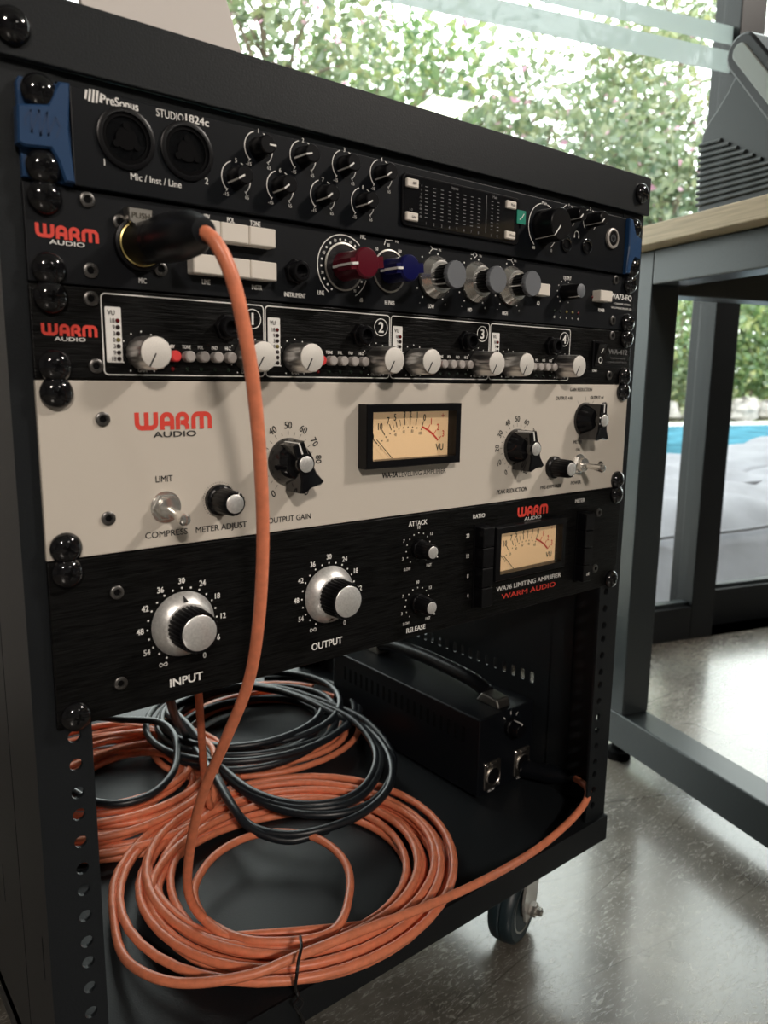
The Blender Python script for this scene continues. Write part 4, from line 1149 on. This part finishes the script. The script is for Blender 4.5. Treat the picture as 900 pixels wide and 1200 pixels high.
un.txt(WHITE, 'INPUT', 218.7, 796, .0046, w=.0200, bold=.022); un.txt(WHITE, 'OUTPUT', 383.3, 754, .0044, w=.0240, bold=.022)
for (u, v), s_, (lu, lv), an in (((490.3, 643), 'ATTACK', (489.7, 612.7), 130), ((489, 706.5), 'RELEASE', (487.3, 736.6), 150)):
    x, z = un.P(u, v); un.put(K_ATT, x, z, an)
    for i in range(13): p = pol(x, z, .0112, -140 + i * 280 / 12); un.dot(WHITE, p[0], p[1], .0005)
    for s2, q in (('3', -110), ('7', -62), ('10', 0), ('13', 52)): p = pol(x, z, .0152, q); un.txz(WHITE, s2, p[0], p[1], .0022, bold=.015)
    for s2, q in (('SLOW', -140), ('FAST', 140)): p = pol(x, z, .0158, q); un.txz(WHITE, s2, p[0], p[1] - .001, .0020, sq=.75, bold=.015)
    un.flush()
    un.txt(WHITE, s_, lu, lv, .0034, w=.0170 if s_ == 'ATTACK' else .0178, bold=.02)
def button_column(x, za, zb_, n, lab):
    c = MB().box(x - .0068, x + .0068, un.y - .0008, un.y, zb_ - .0012, za + .0012).build('button_bezel', BLKMT, un.t)
    h = (za - zb_) / n
    for i in range(n):
        z1_ = za - i * h
        b = MB().prism(rrect(x - .0058, x + .0058, z1_ - h + .0003, z1_ - .0003, .0005, 2), un.y - .0095, un.y - .0005, .0005).build('push_button', BLKPL, c, smooth=False)
    return c
a, b = un.P(563.5, 615.5), un.P(561.5, 708)
button_column(un.P(561.5, 660)[0], un.P(561.5, 616)[1], un.P(561.5, 708)[1], 4, None)
un.txt(WHITE, 'RATIO', 561.2, 604.5, .0030, w=.0125, bold=.02)
for s_, v in (('20', 628), ('12', 651.5), ('8', 675), ('4', 698)): un.txt(WHITE, s_, 548, v, .0030, bold=.02, sq=.75)
warm_logo(un, 606.3, 600.8, 641.8, 595.3, WHITE, (624, 607.5), .56)
vu_meter(un, .0737, .1565, ZF - .2810, ZF - .2396, .0080)
a, b = un.P(581.5, 690), un.P(657, 674)
un.word(WHITE, 'WA76 LIMITING AMPLIFIER', (a[0] + b[0]) / 2, (a[1] + b[1]) / 2, .0036, w=b[0] - a[0], bold=.022)
a, b = un.P(587.5, 698.5), un.P(650.5, 685)
un.word(REDP, 'WARM AUDIO', (a[0] + b[0]) / 2, (a[1] + b[1]) / 2, .0040, w=b[0] - a[0], bold=.022)
un.txt(WHITE, 'METER', 679.6, 586.6, .0030, w=.0128, bold=.02)
cx = un.P(679.5, 640)[0]
c = button_column(cx, un.P(679.5, 600)[1], un.P(677.5, 679)[1], 4, None)
t_ = MB(); text(t_, 'off', cx, un.P(677.5, 670)[1], .0026, un.y - .0097, bold=.02); t_.build('button_lettering', WHITE, c)
un.finish()
#=STUFFINRACK=#
# ------------------------------------------------------------------ power supply box on the tray
X0, X1, Y0, Y1 = .1685, .2485, .089, .335
PT = ZF - .4565
ps = thing('power_supply', 'small black power supply box with a carry handle lying in the rack', 'power supply', ((X0 + X1) / 2, (Y0 + Y1) / 2, TRAY))
MB().box(X0, X1, Y0, Y1, TRAY + .004, PT).build('case', mat('case_paint', (.004, .005, .007), .38, spec=.3), ps, .0015)
for x in (X0 + .012, X1 - .012):
    for y in (Y0 + .015, Y1 - .015): MB().lathe([(.007, 0), (.0065, .0045)], (x, y, TRAY), (0, 0, 1), 16).build('rubber_foot', BLKMT, ps)
for r_ in range(3):
    for i in range(20): 
        if r_ == 0: vs_m = MB().box(X0 - .0003, X0 + .001, Y0 + .020 + i * .0105, Y0 + .0235 + i * .0105, PT - .030, PT - .014); vs_m.build('vent_slot', BLKMT, ps)
hxc = X0 + .042
for y in (Y0 + .022, Y1 - .030):
    s_ = 1 if y > .2 else -1
    poly = [(-.016, 0), (.016, 0), (.013, .0085), (-.008, .0105)]
    m = MB(); vs = [(hxc + q, y + (-s_) * a * -1, PT + b) for q in (-.009, .009) for a, b in [(p[0] * s_ * -1, p[1]) for p in poly]]
    m.add(vs, [(0, 1, 2, 3), (7, 6, 5, 4)] + [(i, 4 + i, 4 + (i + 1) % 4, (i + 1) % 4) for i in range(4)])
    m.build('handle_end', NICKEL, ps, .0015)
hp = spline([(hxc, Y0 + .030, PT + .008), (hxc, Y0 + .055, PT + .015), (hxc, (Y0 + Y1) / 2, PT + .018), (hxc, Y1 - .063, PT + .015), (hxc, Y1 - .038, PT + .008)], 8)
m = MB().tube(hp, .0075, 12); m.v = [Vector((hxc + (p.x - hxc) * 1.15, p.y, p.z)) for p in m.v]; m.build('handle', BLKPL, ps)
def xlr_panel(u, v, plugged):
    p = on_y(u, v, Y0)
    x = min(p.x, X1 - .016); z = p.z
    q = MB().prism(rrect(x - .0115, x + .0115, z - .0145, z + .0145, .0020, 3), Y0 - .0018, Y0, .0005).build('connector_plate', NICKEL, ps, smooth=False)
    MB().lathe([(.0098, .001), (.0100, .0030), (.0092, .0036), (.0086, .0030), (.0086, .0019)], (x, Y0, z - .001), n=32, caps=False).build('connector_ring', NICKEL, q)
    MB().lathe([(.0087, .0018), (.0087, .0021)], (x, Y0, z - .001), n=28).build('connector_hole', BLKMT, q)
    MB().prism(rrect(x - .0042, x + .0042, z + .0095, z + .0135, .001, 2), Y0 - .0040, Y0 - .0015, .0006).build('release_latch', NICKEL, q)
    for a, b in ((-.0088, .0118), (.0088, -.0118)): MB().lathe([(.0018, .0016), (.0014, .0026)], (x + a, Y0, z + b), n=12).build('plate_screw', CHROME, q)
    t_ = MB(); text(t_, plugged, x, z - .0172, .0022, Y0 - .0002, bold=.02); t_.build('connector_lettering', WHITE, q)
    return q
xlr_panel(576, 907, 'MIC IN'); xlr_panel(614, 890, 'OUTPUT')
p = on_y(598, 851, Y0); kx = min(p.x, X1 - .02)
pk = MB().lathe([(.0095, 0), (.0092, .004), (.0080, .005), (.0074, .014), (.0066, .015)], (kx, Y0, p.z), n=32).build('selector_knob', BLKPL, ps)
MB().box(kx - .0005, kx + .0005, Y0 - .0155, Y0 - .004, p.z + .0060, p.z + .0083).build('pointer_line', WHITE, pk)
mk = MB()
for q in (-40, 0, 40): mk.ribbon([pol(kx, p.z, .0125, q), pol(kx, p.z, .0165, q)], .0008, Y0 - .0002)
mk.build('dial_marks', WHITE, ps)
# ------------------------------------------------------------------ cables
CRAD = .0033
def coil(cx, cy, turns, rx, ry, z0, layers, seed, a0=0, n=44, drift=.006, tie=None, k0=None, k1=None, dia=.0068):
    """points of a loose hand-wound coil; every turn has its own ring slot and layer; rx, ry = (inner, outer)"""
    r = random.Random(seed); pts = []
    slot = list(range(turns)); r.shuffle(slot)
    if k0 is not None: slot.remove(0); slot.insert(0, 0)
    if k1 is not None: slot.remove(turns - 1); slot.append(turns - 1)
    ks = [q / (turns - 1) for q in slot]; ks += [ks[-1], ks[-1]]
    zs = [(q % layers) * dia * .82 for q in slot]; zs += [zs[-1], zs[-1]]
    ox = [r.uniform(-drift, drift) for _ in range(turns + 2)]; oy = [r.uniform(-drift, drift) for _ in range(turns + 2)]; ph = [r.uniform(0, 6.28) for _ in range(turns + 2)]
    for i in range(turns * n + 1):
        k = i / n; j = int(k); f = k - j; f = max(0, min(1, (f - .45) / .55)); f = f * f * (3 - 2 * f)
        L = lambda a: a[j] * (1 - f) + a[j + 1] * f
        a = a0 + 2 * PI * k
        c = (.5 + .5 * math.cos(a - tie)) ** 2 if tie is not None else 0
        q = L(ks) + .06 * math.sin(2 * a + ph[j] * (1 - f) + ph[j + 1] * f) * (1 - c)
        q = q * (1 - .30 * c) + .68 * .30 * c
        RX = rx[0] + (rx[1] - rx[0]) * q; RY = ry[0] + (ry[1] - ry[0]) * q
        hop = dia * .9 * math.sin(PI * f) * (abs(ks[j + 1] - ks[j]) > .15)
        pts.append(Vector((cx + L(ox) * (1 - .6 * c) + RX * math.cos(a), cy + L(oy) * (1 - .6 * c) + RY * math.sin(a), z0 + L(zs) + hop + c * .003)))
    return pts
TZ = TRAY + CRAD
# main orange cable with its plug
mc = thing('orange_cable', 'orange microphone cable plugged into the preamp and coiled at the front of the tray', 'cable', (-.03, .11, TRAY))
drop = [on_y(236, 271, -.072), on_y(252, 283, -.079), on_y(272, 325, -.083), on_y(288, 395, -.083), on_y(299, 470, -.079), on_y(306, 560, -.072), on_y(308, 640, -.064), on_y(303, 730, -.052), on_y(291, 800, -.036), on_y(264, 868, -.012), on_y(236, 935, .022), on_y(222, 1000, .055), on_y(222, 1050, .075)]
e_ = on_z(246, 1082, TZ + .012)
C0 = (-.033, .106)
cp = coil(C0[0], C0[1], 12, (.090, .141), (.086, .136), TZ, 3, 5, a0=math.radians(-98), tie=math.radians(-90), drift=.007, k0=.05, k1=1)[2:-12]
inner = [on_z(246, 1082, TZ + .014), on_z(300, 1103, TZ + .018), on_z(385, 1094, TZ + .018), on_z(409, 1050, TZ + .020), on_z(403, 1008, TZ + .022), on_z(365, 980, TZ + .022), on_z(305, 977, TZ + .022), on_z(255, 1000, TZ + .022), on_z(228, 1040, TZ + .020), on_z(238, 1075, TZ + .017), on_z(265, 1098, TZ + .014)]
lead = spline(drop + inner, 8)
end = [on_z(140, 1110, TZ + .010), on_z(165, 1138, TZ + .018), on_z(215, 1152, TZ + .022), on_z(290, 1143, TZ + .026), on_z(350, 1120, TZ + .030), on_z(420, 1092, TZ + .030), on_z(500, 1062, TZ + .026), on_z(570, 1030, TZ + .018), on_y(625, 998, -.002), on_y(662, 968, -.002), on_y(682, 946, .000), on_y(689, 931, .004), on_y(687, 922, .012), on_y(680, 916, .022), on_y(673, 912, .036)]
full = lead + spline([lead[-2], lead[-1], cp[0], cp[1]], 8)[9:16] + cp
full = full + spline([cp[-2], cp[-1]] + end, 10)[11:]
MB().tube(full, CRAD, 10).build('cable_jacket', ORANGE, mc)
pe = on_y(236, 271, -.072); ps0 = Vector((SX, PY - .003, SZ)); ax = (pe - ps0)
L_ = ax.length
pl = MB().lathe([(.0098, 0), (.0100, .002), (.0100, L_ * .36), (.0108, L_ * .38), (.0110, L_ * .62), (.0106, L_ * .72), (.0096, L_ * .86), (.0074, L_ * .97), (.0056, L_ * 1.04), (.0036, L_ * 1.045)], ps0, ax, 36).build('plug', mat('plug_rubber', (.004, .005, .007), .36, spec=.28), mc)
MB().lathe([(.0103, L_ * .30), (.0104, L_ * .31), (.0104, L_ * .35), (.0103, L_ * .36)], ps0, ax, 32, caps=False).build('plug_ring', BLKPL, pl)
pe2 = on_y(673, 912, .036)
MB().lathe([(.0045, -.004), (.0062, .002), (.0072, .012), (.0090, .020), (.0095, .058)], pe2, (-.25, .9, -.12), 24).build('plug', MAT['plug_rubber'], mc)
# tie around the front of the coil
tp = [on_z(352, 1098, TZ + .036), on_z(353, 1110, TZ + .043), on_z(350, 1125, TZ + .042), on_z(348, 1140, TZ + .036), on_z(346, 1158, TZ + .016), on_z(348, 1164, TZ + .004)]
ti = MB().tube(spline(tp, 5), .0011, 6)
tl = [on_y(347, 1160, -.012), on_y(350, 1170, -.016), on_y(345, 1177, -.018), on_y(349, 1184, -.018), on_y(354, 1192, -.016), on_y(357, 1204, -.014), on_y(360, 1215, -.012)]
ti.tube(spline(tl, 5), .0011, 6); ti.tube(spline([on_y(350, 1168, -.016), on_y(355, 1174, -.018), on_y(352, 1181, -.019), on_y(348, 1185, -.018)], 5), .0010, 6)
ti.build('cable_tie', mat('black_tie', (.008, .008, .009), .45), mc)
# back left orange coil
oc = thing('orange_cable', 'coiled orange cable heaped behind the left mounting rail', 'cable', (-.10, .33, TRAY))
c1 = on_z(140, 915, TZ)
p2 = coil(c1.x - .012, c1.y - .012, 15, (.056, .130), (.050, .127), TZ, 4, 21, a0=2.2, drift=.008)
rise = [on_y(237, 925, .20), on_y(236, 870, .14), on_y(233, 815, .10), on_y(228, 740, .08)]
MB().tube(p2, CRAD, 10).build('cable_jacket', ORANGE, oc)
oc2 = thing('orange_cable', 'orange cable hanging down straight behind the lower panel onto the coils', 'cable', (-.06, .24, TRAY))
hang = spline([on_y(228, 720, .10), on_y(232, 800, .125), on_y(236, 860, .16), on_y(240, 910, .19), on_z(247, 945, TZ + .022), on_z(252, 915, TZ + .030), on_z(250, 880, TZ + .034), on_z(235, 865, TZ + .034)], 8)
MB().tube(hang, CRAD, 10).build('cable_jacket', ORANGE, oc2)
# orange coil under the black one
oc3 = thing('orange_cable', 'orange cable coil lying under the black cable coil', 'cable', (.09, .39, TRAY))
c2 = on_z(305, 855, TZ)
MB().tube(coil(c2.x, c2.y, 6, (.085, .122), (.075, .118), TZ, 2, 8, a0=.5, drift=.010), CRAD, 10).build('cable_jacket', ORANGE, oc3)
# black cables
bc = thing('black_cable', 'thick black cable coil lying on the orange coils at the back of the tray', 'cable', (.09, .39, TRAY))
c3 = on_z(300, 845, TZ + .02)
MB().tube(coil(c3.x, c3.y, 8, (.075, .118), (.066, .112), TZ + .016, 4, 17, a0=1.1, drift=.012), .0036, 10).build('cable_jacket', BLKCAB, bc)
bc2 = thing('black_cable', 'loose black cable loops draped over the front orange coil', 'cable', (.05, .26, TRAY))
hgt = TZ + .030
lp = []
for k, (dx, dy, s_) in enumerate(((0, 0, 1), (2, 6, 1.03), (14, 10, 1.10))):
    for u, v in ((200, 830), (222, 852), (252, 890), (292, 925), (345, 942), (400, 938), (432, 915), (440, 880), (415, 845), (375, 825), (320, 808), (262, 805)):
        lp.append(on_z(310 + (u - 310) * s_ + dx * .5, 870 + (v - 870) * s_ + dy * .5, hgt - .002 * k + (.006 if 860 > v else .0)))
lp += [on_z(205, 832, hgt), on_z(240, 880, hgt), on_z(262, 925, hgt - .002), on_z(290, 965, hgt - .004), on_z(335, 978, hgt - .006), on_z(385, 970, hgt - .004), on_z(430, 950, hgt - .004), on_z(457, 920, hgt), on_z(456, 885, hgt), on_z(432, 855, hgt), on_z(395, 838, hgt + .004), on_z(345, 815, hgt + .006), on_z(290, 803, hgt + .006), on_z(225, 818, hgt)]
MB().tube(spline(lp, 7), .0036, 10).build('cable_jacket', BLKCAB, bc2)
bc3 = thing('black_cable', 'single black cable looping over the heap behind the left rail', 'cable', (-.08, .36, TRAY))
lp = [on_z(90, 838, TZ + .040), on_z(140, 843, TZ + .040), on_z(185, 846, TZ + .040), on_z(204, 862, TZ + .040), on_z(207, 890, TZ + .038), on_z(198, 912, TZ + .038), on_z(175, 932, TZ + .037), on_z(140, 942, TZ + .036), on_z(105, 938, TZ + .036), on_z(75, 920, TZ + .036)]
MB().tube(spline(lp, 8), .0036, 10).build('cable_jacket', BLKCAB, bc3)
bc4 = thing('black_cable', 'black cable hanging behind the lower panel beside the straight orange one', 'cable', (.0, .33, TRAY))
lp = [on_y(196, 780, .12), on_y(202, 830, .15), on_z(218, 862, TZ + .036), on_z(248, 905, TZ + .040), on_z(272, 945, TZ + .036), on_z(296, 972, TZ + .026), on_z(340, 985, TZ + .020), on_z(385, 972, TZ + .024)]
MB().tube(spline(lp, 8), .0036, 10).build('cable_jacket', BLKCAB, bc4)
#=AROUND=#
# ------------------------------------------------------------------ desk
DW0, DW1, DD1, DD0, DT = .4566, 1.16, .425, -1.1, .74
dk = thing('desk', 'desk with a pale oak top on a dark grey metal frame beside the rack', 'desk', room((DW0 + DW1) / 2, (DD0 + DD1) / 2, 0), RA)
rbx(MB(), DW0, DW1, DD0, DD1, DT - .0235, DT).build('desk_top', WOOD, dk, .0012)
LW = .488
for w in (LW, DW1 - .0314 - .045):
    for d in (.344, DD0 + .03):
        rbx(MB(), w, w + .045, d, d + .056, .08, DT - .0245).build('leg', DESKM, dk, .002)
        m = MB().lathe([(.018, 0), (.018, .012), (.010, .014), (.010, .032)], room(w + .0225, d + .030, 0), (0, 0, 1), 20); m.build('foot', BLKMT, dk)
    rbx(MB(), w, w + .045, DD0 + .03, .400, .030, .080).build('base_beam', DESKM, dk, .002)
    rbx(MB(), w - .001, w + .044, DD0 + .0865, .3435, DT - .068, DT - .0240).build('top_beam', DESKM, dk, .002)
for d in (.350, DD0 + .033):
    rbx(MB(), LW + .0452, DW1 - .0770, d, d + .045, DT - .078, DT - .0240).build('cross_beam', DESKM, dk, .002)
# ------------------------------------------------------------------ console on the desk
cn = thing('desk_console', 'charcoal desk console with a ribbed base and a tilted black screen slab', 'console', room(.70, .25, DT), RA)
M4 = Matrix.Rotation(RA, 4, 'Z')
def side_prism(poly, w0, w1, name, m, par, bev=0):
    n = len(poly)
    vs = [M4 @ Vector((w0, p[0], p[1])) for p in poly] + [M4 @ Vector((w1, p[0], p[1])) for p in poly]
    mb = MB().add(vs, [tuple(range(n)), tuple(reversed(range(n, 2 * n)))] + [(i, n + i, n + (i + 1) % n, (i + 1) % n) for i in range(n)])
    return mb.build(name, m, par, bev, smooth=False)
CW = .56
base = [(.352, DT), (.3575, .850), (.3545, .866), (.345, .879), (.333, .889), (.318, .905), (.306, .922), (.25, .862), (.19, .795), (.15, .76), (.145, DT)]
bs = side_prism(base, CW, CW + .30, 'base', CONS, cn, .004)
sl = Vector((-.055, -.064)).normalized(); nr = Vector((-sl.y, sl.x)) * (1 if -sl.y > 0 else -1)
nr = Vector((.064, -.055)).normalized() * -1
nr = Vector((-.0845 * -1, 0)) if False else Vector((-sl.y, sl.x))
if nr.y < 0: nr = -nr
T_ = .044; a0_ = Vector((.316, .934)); Ls = .275
def slab_poly(off, l0):
    th = T_ / 2 - off; c = a0_ + nr * (T_ / 2) + sl * .012; e = a0_ + nr * (T_ / 2) + sl * (Ls - l0)
    out = []
    for i in range(11):
        t_ = PI * i / 10; out.append(tuple(c + nr * (th * math.cos(t_)) - sl * (th * math.sin(t_))))
    for i in range(11):
        t_ = PI * i / 10; out.append(tuple(e - nr * (th * math.cos(t_)) + sl * (th * math.sin(t_))))
    return out
sb = side_prism(slab_poly(0, 0), CW - .010, CW + .31, 'screen_slab', BLKPL, cn, .003)
side_prism(slab_poly(.012, .0), CW - .0125, CW - .009, 'end_plate', CONSG, sb, .001)
q0 = a0_ + nr * (T_ + .0006) + sl * .03; q1 = a0_ + nr * (T_ + .0006) + sl * (Ls - .03); q2 = q1 - nr * .004; q3 = q0 - nr * .004
side_prism([tuple(q0), tuple(q1), tuple(q2), tuple(q3)], CW + .004, CW + .295, 'screen', PINK, sb)
for i in range(11):
    l = roomc(hit(821 - .4 * i, 171 + 7.0 * i, NX, CW)); ux = 846 + i * 9.5
    rr_ = roomc(hit(ux, 171 + 7.0 * i - (ux - 821) * .27, NX, CW))
    d1_ = max(rr_[1], .16)
    pts = [M4 @ Vector((CW - .0012, l[1] + (d1_ - l[1]) * k / 8, max(DT + .004, l[2] + (rr_[2] - l[2]) * k / 8 * (d1_ - l[1]) / (rr_[1] - l[1])))) for k in range(9)]
    if pts[-1].z < DT + .005: continue
    MB().tube(pts, .0024, 8).build('rib', CONS, bs)
# ------------------------------------------------------------------ board leaning on the rack top
bt = ZF + .036; by0 = .20; lean = math.radians(27)
nb = Vector((0, math.cos(lean), -math.sin(lean))); up = Vector((0, math.sin(lean), math.cos(lean)))
pb0 = Vector((0, by0, bt)); kk = pb0.dot(nb)
xr = hit(283, 62, nb, kk); xl_ = hit(98, 15, nb, kk)
th = .006
bd = thing('leaning_board', 'pale beige board leaning back on top of the black rack', 'board', ((xr.x + xl_.x) / 2, by0, bt))
vs = []
for z in (0, .26):
    for x in (xl_.x, xr.x):
        for t_ in (0, th): vs.append(Vector((x, by0, bt + .0016)) + up * z + nb * t_)
MB().add(vs, [(0, 2, 6, 4), (1, 5, 7, 3), (0, 4, 5, 1), (2, 3, 7, 6), (4, 6, 7, 5), (0, 1, 3, 2)]).build('panel', BOARD, bd, .0008)
pm = (xl_.x + xr.x) / 2
p_a = Vector((pm, by0, bt)) + up * .15 + nb * th; p_b = Vector((pm, p_a.y + .05, bt + .004))
MB().tube([p_a, p_b], .004, 8).build('prop', BOARD, bd)
# ------------------------------------------------------------------ curtain at the end of the glazing
m = MB(); nw = 90; vs = []
for j, z in enumerate((.01, 2.4)):
    for i in range(nw + 1):
        w = -.62 + .41 * i / nw; d = WIN - .045 + .014 * math.sin(i * .62) + .004 * math.sin(i * 1.9)
        vs.append(room(w, d, z))
m.add(vs, [(i, i + 1, nw + 2 + i, nw + 1 + i) for i in range(nw)]); m.sm = True
cu = m.build('curtain', mat('white_curtain', (.74, .75, .74), .85)); tag(cu, 'white pleated curtain hanging beside the tall window', 'curtain')
sm = cu.modifiers.new('thickness', 'SOLIDIFY'); sm.thickness = .0015
